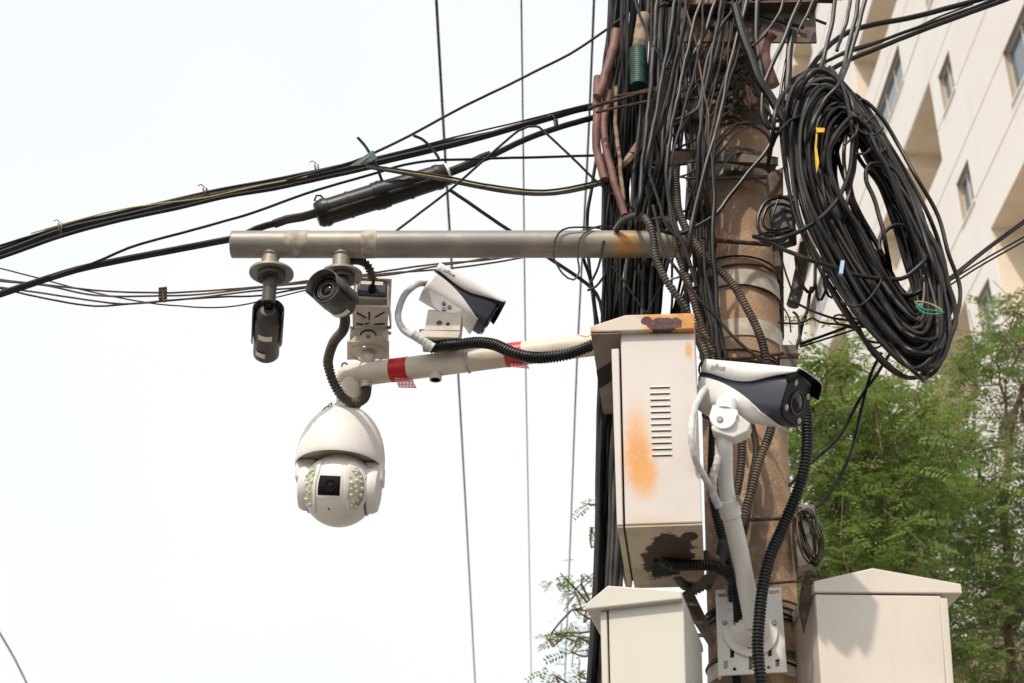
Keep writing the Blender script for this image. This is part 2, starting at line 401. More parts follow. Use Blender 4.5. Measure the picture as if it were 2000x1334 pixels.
# proud render panels between the joints
npan = 0
for a, b in zip(zj, zj[1:]):
    sub = sorted(set([a, b] + [z for z in zs if a < z < b]))
    for za, zb in zip(sub, sub[1:]):
        run = None
        zm = (za + zb) / 2
        ga, gb = (.022 if za == a else 0), (.022 if zb == b else 0)
        segs = []
        for i in range(len(ys) - 1):
            h = hole_at((ys[i] + ys[i + 1]) / 2, zm)
            if h is None:
                if run is None: run = ys[i]
            elif run is not None: segs.append((run, ys[i])); run = None
        if run is not None: segs.append((run, Y1))
        for ya, yb in segs:
            # only panels near the view are single objects
            MB().box(D - .02, D - .002, ya, yb, za + ga, zb - gb).build('render_panel', M['render'], bt, smooth=False); npan += 1
for h in holes:
    if h[4] != 'w': continue
    ya, yb, za, zb = h[:4]
    if yb > 66 or za > 46 or za < 12: continue
    fr = MB(); e = .06; x0, x1 = D + .10, D + .17
    fr.box(x0, x1, ya, ya + e, za, zb); fr.box(x0, x1, yb - e, yb, za, zb); fr.box(x0, x1, ya + e, yb - e, za, za + e); fr.box(x0, x1, ya + e, yb - e, zb - e, zb)
    nm = max(1, int((yb - ya) / 1.0))
    for q in range(1, nm + 1):
        if nm > 1 and q == nm: break
        y = ya + (yb - ya) * q / (nm if nm > 1 else 2) ; fr.box(x0 - .01, x1 - .01, y - .03, y + .03, za + e, zb - e)
    w_ = fr.build('window', M['winframe'], bt, smooth=False)
    MB().box(x0 + .03, x0 + .04, ya + e, yb - e, za + e, zb - e).build('pane', M['pane'], w_, smooth=False)
    MB().box(D - .06, D + .10, ya - .05, yb + .05, za - .05, za).build('sill', M['render'], w_, smooth=False)

# ================================================================ trees
def leafmat(name, a, b):
    t = NT(name); f = t.noise(3.5, 3); g = t.noise(25, 2)
    col = t.mix(t.ramp(f, .38, .64), a, b); col = t.mix(t.ramp(g, .55, .75), col, (b[0] * 1.5, b[1] * 1.35, b[2]))
    m = t.done(col, .55, 0, spec=.3)
    tr = t.n('ShaderNodeBsdfTranslucent'); mx = t.n('ShaderNodeMixShader'); mx.inputs[0].default_value = .38
    cm = t.mix(.5, col, (.24, .34, .07)); t.l(cm, tr.inputs[0]); out = t.t.nodes['Material Output']
    t.l(t.b.outputs[0], mx.inputs[1]); t.l(tr.outputs[0], mx.inputs[2]); t.l(mx.outputs[0], out.inputs[0]); return m
M['leafA'] = leafmat('leaf_mid_green', (.075, .135, .035), (.22, .31, .085))
M['leafB'] = leafmat('leaf_dark_green', (.06, .11, .034), (.165, .24, .075))
M['bark'] = two('bark', (.09, .055, .035), (.2, .12, .075), 9, .9, bd=.01)
def fronds(centres, name, mat, parent, L=.2, seed=1):
    r = np.random.default_rng(seed); V = []; Fc = []; nl = 7; c = 0
    for (cx, cy, cz, sp, cnt) in centres:
        for _ in range(cnt):
            o = np.array((cx, cy, cz)) + r.normal(0, sp, 3) * (1, 1, .75)
            az = r.uniform(0, 2 * math.pi); dr = r.uniform(-.55, .35); l = L * r.uniform(.6, 1.25)
            d = np.array((math.cos(az), math.sin(az), dr)); d /= np.linalg.norm(d)
            s_ = np.cross(d, (0, 0, 1)); s_ /= np.linalg.norm(s_) + 1e-9; nrm = np.cross(s_, d)
            roll = r.normal(0, .5); s_ = s_ * math.cos(roll) + nrm * math.sin(roll)
            for k in range(nl):
                tt = (k + .6) / nl; q = o + d * l * tt + np.array((0, 0, -.18 * l * tt * tt))
                for sg in (-1, 1):
                    ll = l * .29 * (1 - .35 * abs(tt - .45)) * r.uniform(.8, 1.15); wd = ll * .22
                    dv = s_ * sg * .93 + d * .4 + r.normal(0, .12, 3); dv /= np.linalg.norm(dv)
                    pv = d + r.normal(0, .15, 3) - dv * np.dot(d, dv); pv /= np.linalg.norm(pv)
                    V += [q, q + dv * ll * .45 + pv * wd, q + dv * ll, q + dv * ll * .5 - pv * wd]
                    Fc.append((c, c + 1, c + 2, c + 3)); c += 4
    me = bpy.data.meshes.new(name); base = np.array(parent['_w'])
    me.from_pydata([tuple(q - base) for q in V], [], Fc); me.update(); me.materials.append(M[mat])
    o = bpy.data.objects.new(name, me); C.objects.link(o); o.parent = parent; o['kind'] = 'stuff'; return o
def tree(label, base, limbs, clumps, mat, seed, L=.2, group=None):
    """limbs: list of (world points, r0, r1); clumps: world centres (v, spread, count)"""
    tr = thing('tree', label, 'tree', base, group)
    r = random.Random(seed); mbt = MB(); allp = []
    for i, (pts, r0, r1) in enumerate(limbs):
        pp = catmull(pts, .12); pp = [q + Vector((r.gauss(0, .008), r.gauss(0, .008), 0)) for q in pp]
        rr = [r0 + (r1 - r0) * k / (len(pp) - 1) for k in range(len(pp))]
        b = MB(); b.tube(pp, rr, 8)
        b.build('trunk' if i == 0 else 'branch', M['bark'], tr)
        allp += pp
    tw = MB()
    for (c_, sp, cnt) in clumps:
        c_ = Vector(c_); nb = min(allp, key=lambda q: (q - c_).length + max(0, q.z - c_.z) * 1.5)
        mid = nb.lerp(c_, .5) + Vector((r.gauss(0, .08), r.gauss(0, .08), -.05))
        tw.tube(catmull([nb, mid, c_], .12), .006, 4)
        for _ in range(5):
            e = c_ + Vector((r.gauss(0, sp), r.gauss(0, sp), r.gauss(0, sp))); tw.tube([c_, e], .0035, 3)
    tw.build('twigs', M['bark'], tr, kind='stuff')
    fronds([(c_[0], c_[1], c_[2], sp, cnt) for (c_, sp, cnt) in clumps], 'crown', mat, tr, L, seed)
    return tr
def inpoly(x, y, pl):
    c = False; j = len(pl) - 1
    for i in range(len(pl)):
        if (pl[i][1] > y) != (pl[j][1] > y) and x < (pl[j][0] - pl[i][0]) * (y - pl[i][1]) / (pl[j][1] - pl[i][1]) + pl[i][0]: c = not c
        j = i
    return c
def clumps_in(poly, n, Ya, Yb, sp, cnt, seed):
    r = random.Random(seed); xs = [q[0] for q in poly]; yy = [q[1] for q in poly]; out = []
    while len(out) < n:
        x, y = r.uniform(min(xs), max(xs)), r.uniform(min(yy), max(yy))
        if inpoly(x, y, poly): out.append((P(x, y, r.uniform(Ya, Yb)), sp * r.uniform(.7, 1.3), int(cnt * r.uniform(.6, 1.4))))
    return out
# tree straight behind the right cabinet
pa = [(1520, 800), (1560, 715), (1620, 690), (1700, 730), (1790, 760), (1830, 840), (1840, 960), (1800, 1100), (1780, 1340), (1500, 1340)]
tb = P(1735, 1334, 9.5); tb.z = .13
tree('bushy light green tree rising behind the right-hand cream cabinet', tb,
     [([tb, P(1745, 1334, 9.5), P(1738, 1120, 9.5), P(1724, 1060, 9.5), P(1722, 1000, 9.4), P(1728, 950, 9.3), P(1705, 900, 9.3), P(1690, 850, 9.2)], .11, .012),
      ([P(1727, 1070, 9.5), P(1775, 1015, 9.6), P(1800, 980, 9.8)], .03, .008), ([P(1722, 1000, 9.4), P(1690, 960, 9.2), P(1670, 930, 9.0)], .025, .006),
      ([P(1735, 1110, 9.5), P(1690, 1060, 9.2), P(1640, 1020, 9.1)], .025, .008),
      ([P(1728, 950, 9.3), P(1820, 880, 9.3), P(1812, 835, 9.3), P(1832, 790, 9.3)], .02, .006), ([P(1690, 1200, 9.3), P(1620, 1000, 9.3), P(1590, 900, 9.3), P(1580, 800, 9.3)], .03, .006)],
     clumps_in(pa, 130, 8.4, 10.6, .16, 30, 3) + clumps_in([(1590, 760), (1600, 690), (1650, 690), (1680, 760)], 8, 8.6, 9.6, .12, 18, 5)
     + clumps_in([(1590, 1080), (1600, 850), (1700, 800), (1800, 850), (1850, 1000), (1900, 1340), (1700, 1300)], 34, 9.6, 11, .18, 30, 6), 'leafA', 11, .165)
pb = [(1800, 850), (1850, 800), (1870, 690), (1930, 655), (1960, 600), (2060, 590), (2080, 1380), (1760, 1380), (1780, 1120), (1850, 980)]
tb = P(1990, 1334, 11.5); tb.z = .13
tree('darker loose-leaved tree at the right edge against the cream wall', tb,
     [([tb, P(1985, 1334, 11.5), P(1990, 1200, 11.4), P(1950, 1160, 11.4), P(1920, 1100, 11.3), P(1870, 1000, 11.2), P(1845, 940, 11.1), P(1822, 880, 11)], .12, .012),
      ([P(1870, 1000, 11.2), P(1905, 970, 11), P(1950, 930, 11)], .03, .008), ([P(1855, 960, 11.2), P(1880, 900, 11.1), P(1900, 850, 11.1)], .018, .005),
      ([P(1990, 1200, 11.4), P(1960, 1000, 11), P(1970, 850, 11), P(1950, 720, 11)], .05, .008), ([P(1970, 850, 11), P(2010, 700, 11), P(1985, 610, 11)], .03, .006)],
     clumps_in(pb, 98, 10.2, 12.6, .19, 23, 8) + [(P(1990, 600, 11), .1, 12), (P(1965, 610, 11), .08, 8), (P(1915, 670, 11), .09, 9), (P(1900, 700, 11), .1, 10), (P(1880, 720, 11), .08, 7)], 'leafB', 12, .185)
tb = P(1260, 1334, 8.3); tb.z = .13
cl = [(1150, 985, .035, 4), (1156, 1030, .03, 4), (1105, 1130, .06, 9), (1135, 1140, .06, 8), (1125, 1160, .08, 12), (1150, 1175, .06, 9), (1118, 1190, .04, 5), (1095, 1240, .07, 9), (1130, 1245, .08, 13),
      (1075, 1250, .04, 5), (1145, 1270, .07, 10), (1120, 1275, .06, 7), (1085, 1320, .05, 6), (1130, 1320, .08, 8), (1160, 1330, .08, 8), (1180, 1200, .1, 12), (1200, 1100, .1, 12)]
tree('sparse leafy branches of a tree behind the cable bundle and lower-left cabinet', tb,
     [([tb, P(1255, 1334, 8.3), P(1240, 1250, 8.3), P(1225, 1150, 8.2), P(1200, 1050, 8.1), P(1180, 980, 8.0)], .09, .01),
      ([P(1235, 1230, 8.3), P(1180, 1220, 8.1), P(1120, 1190, 8.0)], .012, .004), ([P(1245, 1290, 8.3), P(1180, 1270, 8.1), P(1110, 1235, 8.0)], .012, .004)],
     [(P(x, y, 8 + .3 * math.sin(x)), s * .8, max(3, int(c * .8))) for x, y, s, c in cl], 'leafA', 13, .105)
cl = [(1575, 1120, .05, 12), (1600, 1125, .05, 10), (1590, 1140, .04, 8)]
tb = P(1590, 1334, 4.6); tb.z = .13
tree('small bright yellow-green sapling tip between the pole and right cabinet', tb, [([tb, P(1592, 1334, 4.6), P(1590, 1150, 4.6), P(1588, 1115, 4.6)], .012, .003)],
     [(P(x, y, 4.6), s, c) for x, y, s, c in cl], 'leafA', 14, .06)

# ================================================================ utility pole
PY = 3.85
def pole_pt(py, f=0.):      # point on the axis
    xa = 1420 + (1474 - 1420) * (py - 240) / 1060.; return P(xa, py, PY)
ptop, pbot = P(1406, -250, PY), P(1476, 1334, PY)
dirp = (ptop - pbot).normalized(); base = pbot - dirp * ((pbot.z - .13) / dirp.z)
pole = thing('utility_pole', 'tall round stained concrete utility pole carrying all the cables and cameras', 'pole', base)
mb = MB(); L = (ptop - base).length; prof = []
for i in range(41): prof.append((.128 - .020 * i / 40 * 1.0, L * i / 40))
prof.append((0, L)); mb.lathe(prof, base, dirp, 48); mb.build('shaft', 'concrete', pole)
def prad(z): return .128 - .020 * (z - base.z) / (ptop.z - base.z)
def pcen(py):
    z = P(1440, py, PY - .11).z; k = (z - base.z) / dirp.z; return base + dirp * k
def band(py, h_px, mat, extra=.004, name='metal_band', tilt=0):
    c = pcen(py); h = h_px * mpp(py, PY) / CP; r = prad(c.z) + extra
    b = MB(); ax = (dirp + Vector((tilt, 0, 0))).normalized(); b.lathe([(r - .006, -h / 2), (r, -h / 2), (r, h / 2), (r - .006, h / 2)], c, ax, 40)
    return b.build(name, mat, pole)
band(545, 34, 'band'); band(640, 32, 'band'); band(335, 26, 'steel'); band(303, 22, 'ruststeel', .012)
band(110, 60, 'rust', .008); band(165, 24, 'rust', .010, tilt=.05); band(222, 36, 'rust', .006); band(195, 10, 'ruststeel', .014, tilt=-.06); band(140, 9, 'rust', .016, tilt=.1)
band(60, 50, 'rust', .010); band(240, 7, 'ruststeel', .008)
band(1300, 26, 'band'); band(1275, 10, 'ruststeel', .004, tilt=-.08)
for py, tl in ((505, .05), (518, -.04), (562, .06), (690, .1), (700, -.05), (710, .04), (722, -.1), (1195, .08), (1185, -.05), (1205, .02), (1290, .06), (1172, -.08)):
    c = pcen(py); b = MB(); b.torus(c, (dirp + Vector((tl, tl * .4, 0))).normalized(), prad(c.z) + .006, .0032, 40, 6); b.build('wire_wrap', 'black' if py % 2 else 'brownblack', pole)
for px, py in ((1384, 540), (1388, 643)):
    pl = Plane(px, py, 3.69, -25); o = pl.p(px, py)
    holed('clamp_lug', 'band', pole, o, pl.u, (0, 0, 1), [(-.016, -.024), (.018, -.032), (.018, .022), (-.016, .03)], [circ(.002, 0, .007)], .005)
    MB().cyl(pl.p(px + 3, py, -.02), pl.p(px + 3, py, .03), .005, 8).build('bolt', 'bolt', pole)
    MB().lathe([(0, .014), (.008, .014), (.008, 0), (0, 0)], pl.p(px + 3, py, -.016), -pl.n, 6).build('nut', 'bolt', pole)
def rod(a, b, Y0, Y1, w, mat='ruststeel', name='tie_rod'):
    q = MB(); q.cyl(P(a[0], a[1], Y0), P(b[0], b[1], Y1), w * .5 * mpp(a[1], Y0), 10); return q.build(name, mat, pole)
rod((1290, 461), (1505, 478), 3.70, 3.70, 9, 'rust'); rod((1340, 350), (1500, 346), 3.70, 3.70, 9, 'ruststeel'); rod((1310, 545), (1385, 527), 3.72, 3.68, 5, 'bolt')
rod((1425, 703), (1530, 690), 3.68, 3.7, 8, 'rust'); rod((1445, 1016), (1592, 1010), 3.66, 3.72, 7, 'rust'); rod((1500, 1140), (1600, 1132), 3.66, 3.72, 5, 'rust')
# cross arm at the top (angle iron with holes)
pl = Plane(1450, 55, 3.66, 0)
def px2(pl, lst, o): return [((pl.p(*q) - o).dot(pl.u), (pl.p(*q) - o).z) for q in lst]
o = pl.p(1335, 85)
holed('cross_arm', 'ruststeel', pole, o, pl.u, (0, 0, 1), px2(pl, [(1335, 82), (1335, 30), (1592, 24), (1595, 84)], o),
      [circ(*px2(pl, [(1509, 40)], o)[0], .008), circ(*px2(pl, [(1536, 38)], o)[0], .009), circ(*px2(pl, [(1576, 36)], o)[0], .009), circ(*px2(pl, [(1559, 69)], o)[0], .008), circ(*px2(pl, [(1370, 60)], o)[0], .008)], .007)
a = [pl.p(1335, 30), pl.p(1592, 24)]; MB().prism([a[0], a[1], a[1] + Vector((0, -.05, 0)), a[0] + Vector((0, -.05, 0))], (0, 0, .007)).build('cross_arm_flange', 'ruststeel', pole, smooth=False)
for px, py in ((1390, 55), (1440, 58), (1478, 55)):
    MB().lathe([(0, .016), (.012, .016), (.012, 0), (0, 0)], pl.p(px, py, -.006), (0, -1, 0), 6).build('nut', 'rust', pole, smooth=False)
# bent angle bracket lower down
pl = Plane(1410, 305, 3.66, 0)
MB().prism([pl.p(1312, 294), pl.p(1350, 296), pl.p(1400, 291), pl.p(1500, 303), pl.p(1520, 310), pl.p(1520, 322), pl.p(1490, 318), pl.p(1400, 314), pl.p(1318, 322)], (0, .008, 0)).build('bracket', 'ruststeel', pole, smooth=False)
MB().prism([pl.p(1312, 294), pl.p(1400, 291), pl.p(1520, 310), pl.p(1520, 310) + Vector((0, .06, 0)), pl.p(1400, 291) + Vector((0, .06, 0)), pl.p(1312, 294) + Vector((0, .06, 0))], (0, 0, .006)).build('bracket_flange', 'ruststeel', pole, smooth=False)
MB().prism([pl.p(1347, 296), pl.p(1357, 300), pl.p(1362, 380), pl.p(1352, 430), pl.p(1337, 425), pl.p(1342, 330)], (0, .006, 0)).build('flat_bar', 'steel', pole, smooth=False)
MB().prism([pl.p(1500, 340), pl.p(1530, 325), pl.p(1528, 380), pl.p(1505, 385)], (0, .05, 0)).build('bracket', 'ruststeel', pole, smooth=False, bevel=.002)
# rust lumps and clamps in the tangle at the top
rr = random.Random(4)
for k in range(11):
    x, y = rr.uniform(1365, 1500), rr.uniform(95, 235); a_ = rr.uniform(-1.2, 1.2); l = rr.uniform(20, 45)
    q = MB(); q.cyl(P(x, y, 3.68), P(x + l * math.cos(a_), y + l * math.sin(a_), 3.66), rr.uniform(2.5, 5) * mpp(150, 3.7), 8); q.build('clamp_bolt', 'rust', pole)
for k, (px, py, yaw) in enumerate(((1420, 68, 10), (1400, 105, -15), (1370, 215, -30), (1452, 190, 10))):
    pl = Plane(px, py, 3.66, yaw); MB().prism([pl.p(px - 22, py - 14), pl.p(px + 20, py - 18), pl.p(px + 24, py + 14), pl.p(px - 18, py + 18)], pl.n * .012).build('clamp_plate', 'rust', pole, smooth=False, bevel=.003)
# little bracket boxes on the right side of the pole
def pxbox(name, poly, Y, depth, mat, parent, yaw=0, bevel=.002, **kw):
    pl = Plane(poly[0][0], poly[0][1], Y, yaw); return MB().prism([pl.p(*q) for q in poly], pl.n * depth).build(name, mat, parent, smooth=False, bevel=bevel, **kw)
pxbox('bracket', [(1523, 673), (1558, 673), (1556, 732), (1524, 732)], 3.70, .05, 'steel', pole)
pxbox('bracket_strap', [(1521, 690), (1560, 689), (1560, 698), (1521, 699)], 3.697, .056, 'rust', pole)
pxbox('bracket', [(1552, 985), (1592, 985), (1590, 1100), (1560, 1108), (1554, 1060)], 3.74, .05, 'steel', pole)
pxbox('bracket', [(1512, 330), (1530, 332), (1530, 520), (1512, 520)], 3.80, .03, 'ruststeel', pole)
# side channel running down the right of the pole
pxbox('steel_channel', [(1505, 480), (1530, 480), (1532, 660), (1510, 660)], 3.86, .05, 'ruststeel', pole)
pxbox('steel_channel', [(1340, 1150), (1352, 1150), (1398, 1245), (1394, 1262), (1340, 1178)], 3.68, .04, 'ruststeel', pole)
for px, py in ((1350, 1178), (1358, 1215), (1365, 1240)):
    MB().cyl(P(px - 8, py, 3.66), P(px + 14, py + 2, 3.66), .005, 8).build('bolt', 'bolt', pole)

# ================================================================ camera arms
arm = thing('support_pipe', 'horizontal galvanised steel pipe arm reaching left from the pole', 'pipe arm', P(1380, 478, 3.72))
MB().tube([P(x, 477 + (.5 if x < 900 else 0), 3.70) for x in (452, 700, 1000, 1200, 1350)], 27 * mpp(477, 3.70), 40).build('pipe', 'galv', arm, bevel=.004)
for cx, wq in ((722, 15), (580, 23)):
    c = P(cx, 477, 3.70); r = 27.6 * mpp(477, 3.7) - (.0006 if cx == 580 else 0); w_ = wq * mpp(477, 3.7)
    MB().lathe([(r - .002, -w_), (r, -w_), (r + .0008, 0), (r, w_), (r - .002, w_)], c, (1, 0, 0), 40).build('tape_remains', 'sticker', arm)
for cx, fy, rr_ in ((530, 536, 43), (668, 540, 40)):
    m_ = mpp(500, 3.7); top = P(cx, 482, 3.70); bot = P(cx, fy, 3.70); zb = bot.z
    MB().lathe([(17 * m_, zb + .012), (17 * m_, top.z)], (top.x, top.y, 0), (0, 0, 1), 24).build('stub_pipe', 'galv', arm)
    MB().torus((top.x, top.y, P(cx, 493, 3.68).z), (0, 0, 1), 17.5 * m_, .003, 24, 6).build('weld_bead', 'galv', arm)
    MB().lathe([(0, zb + .012), (rr_ * m_, zb + .008), (rr_ * m_, zb), (0, zb)], (bot.x, bot.y, 0), (0, 0, 1), 48).build('flange', 'galv', arm, bevel=.001)
arm2 = thing('support_pipe', 'cream painted pipe arm sloping left from behind the rusty cabinet roof', 'pipe arm', P(1180, 672, 3.78))
A0, A1 = P(680, 735, 3.99), P(1220, 664, 3.76); rA = 23.0 * mpp(700, 3.88)
MB().tube([A0, A0.lerp(A1, .3), A0.lerp(A1, .7), A1], rA, 36).build('pipe', 'armpaint', arm2)
MB().sphere(A0, rA, 14).build('pipe_end', 'armpaint', arm2)
def on_arm(px):
    best = min((A0.lerp(A1, i / 400) for i in range(401)), key=lambda q: abs(1000 + FOC * q.x / ((q.y * CP + (q.z - 1.6) * SP)) - px)); return best
adir = (A1 - A0).normalized()
for a_, b_ in ((765, 799), (990, 1022)):
    qa, qb = on_arm(a_), on_arm(b_)
    MB().tube([qa, qb], rA + .0012, 36).build('red_tape', 'red', arm2)
# frayed see-through tape tails
t = NT('red_mesh_tape'); ch = t.n('ShaderNodeTexChecker'); ch.inputs['Scale'].default_value = 150; mp = t.n('ShaderNodeMapping'); mp.inputs['Rotation'].default_value = (0, R(45), 0)
t.l(t.pos, mp.inputs[0]); t.l(mp.outputs[0], ch.inputs['Vector']); M['meshtape'] = t.done(t.mix(ch.outputs['Fac'], (.6, .03, .04), (.72, .25, .25)), .5)
t.b.inputs['Alpha'].default_value = 1; t.l(t.math('ADD', t.math('MULTIPLY', ch.outputs['Fac'], .55), .4), t.b.inputs['Alpha'])
for poly, yq in (([(767, 730), (801, 728), (807, 743), (814, 758), (779, 757)], on_arm(785).y), ([(990, 694), (1023, 692), (1028, 706), (1034, 720), (999, 717)], on_arm(1008).y)):
    MB().prism([P(x, y, yq - .01) for x, y in poly], (0, .0008, 0)).build('tape_tail', 'meshtape', arm2, smooth=False)
for px, dy, w_, yb in ((852, 718, 12, 746), (716, 730, 11.5, 762)):
    q = on_arm(px); m_ = mpp(dy, q.y); zb = P(px, yb - 4, q.y).z
    MB().lathe([(w_ * m_ * .78, zb), (w_ * m_, zb), (w_ * m_, q.z), ], (q.x, q.y, 0), (0, 0, 1), 24).build('stub_pipe', 'armpaint', arm2)
    MB().lathe([(0, zb + .012), (w_ * m_ * .78, zb + .012), (w_ * m_ * .78, zb)], (q.x, q.y, 0), (0, 0, 1), 24).build('stub_bore', 'dark', arm2)
q = on_arm(684); MB().lathe([(.031, P(690, 792, q.y).z), (.031, q.z)], (q.x + .006, q.y, 0), (0, 0, 1), 28).build('drop_pipe', 'armpaint', arm2)
MB().torus(P(673, 714, 3.97), (0, 1, .2), .008, .003, 16, 6).build('eye_bolt', 'bolt', arm2)
q = on_arm(914); MB().torus(q, adir, rA + .002, .0022, 32, 6).build('cable_tie', 'tape_white', arm2)
q = on_arm(717); MB().lathe([(.014, 0), (.014, .06)], (q.x, q.y, q.z), (0, 0, 1), 16).build('mount_post', 'armpaint', arm2)
q = on_arm(868); MB().lathe([(.03, 0), (.03, .05)], (q.x, q.y, q.z), (0, 0, 1), 20).build('mount_post', 'armpaint', arm2)

# ================================================================ surveillance cameras
def shell_section(hw, zt, zb, ze, n=9):
    """profile (y,z) from viewer-side lower edge over the top to the far lower edge"""
    pts = [(-hw, ze)]
    for i in range(n):
        a = math.pi - math.pi * i / (n - 1); pts.append((hw * math.copysign(abs(math.cos(a)) ** .55, math.cos(a)), zb + (zt - zb) * abs(math.sin(a)) ** .6))
    pts.append((hw, ze)); return pts
def loft(mb, secs):
    n = len(secs[0]); vs = [q for s_ in secs for q in s_]; fs = [(i * n + k, i * n + k + 1, (i + 1) * n + k + 1, (i + 1) * n + k) for i in range(len(secs) - 1) for k in range(n - 1)]
    return mb.add(vs, fs)
def solid(o, th):
    m = o.modifiers.new('thickness', 'SOLIDIFY'); m.thickness = th; m.offset = -1; return o
def bullet(root, Mx, s, viewer=-1):
    """two-tone bullet camera, x forward, z up, centre of body at origin; viewer = side (y sign) carrying the visible print"""
    L0, L1 = -.118 * s, .108 * s; hw, hh = .050 * s, .053 * s
    def bodysec(x, k=1.0, n=28):
        out = []
        for i in range(n):
            a = 2 * math.pi * i / n; c_, s_ = math.cos(a), math.sin(a)
            out.append((x, hw * k * math.copysign(abs(c_) ** .5, c_), hh * k * math.copysign(abs(s_) ** .5, s_)))
        return out
    b = MB(); b.M = Mx; secs = [bodysec(L0, .9), bodysec(L0 + .006 * s), bodysec(0), bodysec(L1 - .004 * s), bodysec(L1, .96)]
    n = len(secs[0]); vs = [q for z in secs for q in z]; fs = [(i * n + k, i * n + (k + 1) % n, (i + 1) * n + (k + 1) % n, (i + 1) * n + k) for i in range(4) for k in range(n)]
    fs += [tuple(range(n)), tuple(4 * n + k for k in range(n - 1, -1, -1))]; b.add(vs, fs); b.build('body', 'navy', root)
    f = MB(); f.M = Mx; fs_ = bodysec(L1 + .0015 * s, .93); f.prism(fs_, (.004 * s, 0, 0)); f.build('front_panel', 'glossblack', root)
    xf = L1 + .0056 * s
    f = MB(); f.M = Mx; f.lathe([(.0265 * s, 0), (.0265 * s, .003 * s), (.0235 * s, .003 * s), (.0235 * s, .001 * s)], (xf, 0, -.003 * s), (1, 0, 0), 32); f.build('lens_ring', 'charcoal', root)
    f = MB(); f.M = Mx; f.lathe([(.0232 * s, .0005 * s), (.014 * s, .0022 * s), (.006 * s, .003 * s), (0, .0032 * s)], (xf, 0, -.003 * s), (1, 0, 0), 28); f.build('lens', 'lens', root)
    for y, z in ((-.026, .034), (.033, .024), (-.033, -.026), (.026, -.036)):
        f = MB(); f.M = Mx; f.lathe([(.0068 * s, 0), (.0068 * s, .0015 * s), (.0045 * s, .0022 * s), (0, .0024 * s)], (xf, y * s, z * s), (1, 0, 0), 16); f.build('infrared_led', 'led', root)
    # white top shield
    secs = []
    N = 22
    for i in range(N + 1):
        u_ = i / N; x = L0 - .004 * s + (L1 + .020 * s - L0 + .004 * s) * u_
        ze = .026 - .012 * math.sin(min(1, u_ / .85) * math.pi) ** 2 + .024 * max(0, (u_ - .55) / .45) ** 1.3
        w_ = hw * 1.10 + .002 * s
        secs.append([(x, y, z) for y, z in shell_section(w_, .062 * s + .003 * s * u_, .052 * s, ze * s)])
    b = MB(); b.M = Mx; loft(b, secs); solid(b.build('sun_shield', 'shell', root), .0028 * s)
    secs = []
    for i in range(9):
        u_ = i / 8; x = L1 - .006 * s + .0275 * s * u_
        secs.append([(x, y, z) for y, z in shell_section(hw * 1.10 - .0012 * s, .0605 * s + .003 * s * (.8 + .2 * u_), .050 * s, (.034 - .010 * u_) * s)])
    b = MB(); b.M = Mx; loft(b, secs); solid(b.build('hood', 'glossblack', root), .002 * s)
    # white lower shell
    secs = []
    for i in range(17):
        u_ = i / 16; x = L0 - .003 * s + (L1 - .024 * s - L0) * u_
        le = .013 - .072 * u_ ** 1.9; le = max(le, -.0545)
        pr = [(-hw * 1.05, le * s)]
        for k in range(11):
            a = math.pi + math.pi * k / 10; c_, s_ = math.cos(a), math.sin(a)
            zz = min(hh * 1.05 * math.copysign(abs(s_) ** .6, s_), le * s) if abs(s_) > 1e-6 else le * s
            pr.append((hw * 1.05 * math.copysign(abs(c_) ** .55, c_), zz))
        pr.append((hw * 1.05, le * s)); secs.append([(x, y, z) for y, z in pr])
    b = MB(); b.M = Mx; loft(b, secs); solid(b.build('lower_shell', 'shell', root), -.002 * s)
    b = MB(); b.M = Mx; b.prism([(L0 - .004 * s, y * .96, z * .9) for _, y, z in bodysec(L0, 1.0)], (.006 * s, 0, 0)); b.build('back_plate', 'navy', root)
    o_ = Mx @ Vector((L0 + .02 * s, viewer * (hw * 1.10 + .003 * s), .0335 * s))
    text('alhua', .020 * s, o_, (Mx.to_3x3() @ Vector((1, 0, 0))), Mx.to_3x3() @ Vector((0, 0, 1)), 'print', root)
# --- the big one on the pole's front
th, ph = R(39), R(24)
F5 = Vector((math.cos(ph) * math.cos(th), -math.cos(ph) * math.sin(th), -math.sin(ph))); W5 = Vector((math.sin(th), math.cos(th), 0))
c5 = P(1474, 774, 3.28); M5 = frame(c5, F5, W5)
r5 = thing('bullet_camera', 'large white and navy bullet camera on a white pipe in front of the pole', 'security camera', c5 - Vector((0, 0, .08)))
bullet(r5, M5, 1.07)
kb = c5 - Vector((0, 0, 1)) * .0
k5 = P(1405, 815, 3.26)
b = MB(); pl = Plane(1405, 815, 3.23, 12)
b.prism([pl.p(1392, 790), pl.p(1440, 800), pl.p(1443, 812)] + [pl.p(1412 + 27 * math.cos(R(a)), 812 + 26 * math.sin(R(a))) for a in range(0, 200, 20)], pl.n * .028); b.build('knuckle', 'shell', r5, bevel=.003)
b = MB(); b.lathe([(0, .003), (.007, .003), (.008, 0)], pl.p(1406, 819, -.001), -pl.n, 16); b.build('pivot_bolt', 'bolt', r5)
b = MB(); b.prism([pl.p(1440, 805, .005), pl.p(1466, 820, .02), pl.p(1460, 836, .02), pl.p(1432, 852, .01), pl.p(1392, 842, .0), pl.p(1388, 832, 0)], pl.n * .04); b.build('knuckle_base', 'white', r5, bevel=.004)
b = MB(); b.cyl(pl.p(1414, 800, .02), pl.p(1418, 775, .03), .026, 20); b.build('mount_neck', 'shell', r5)
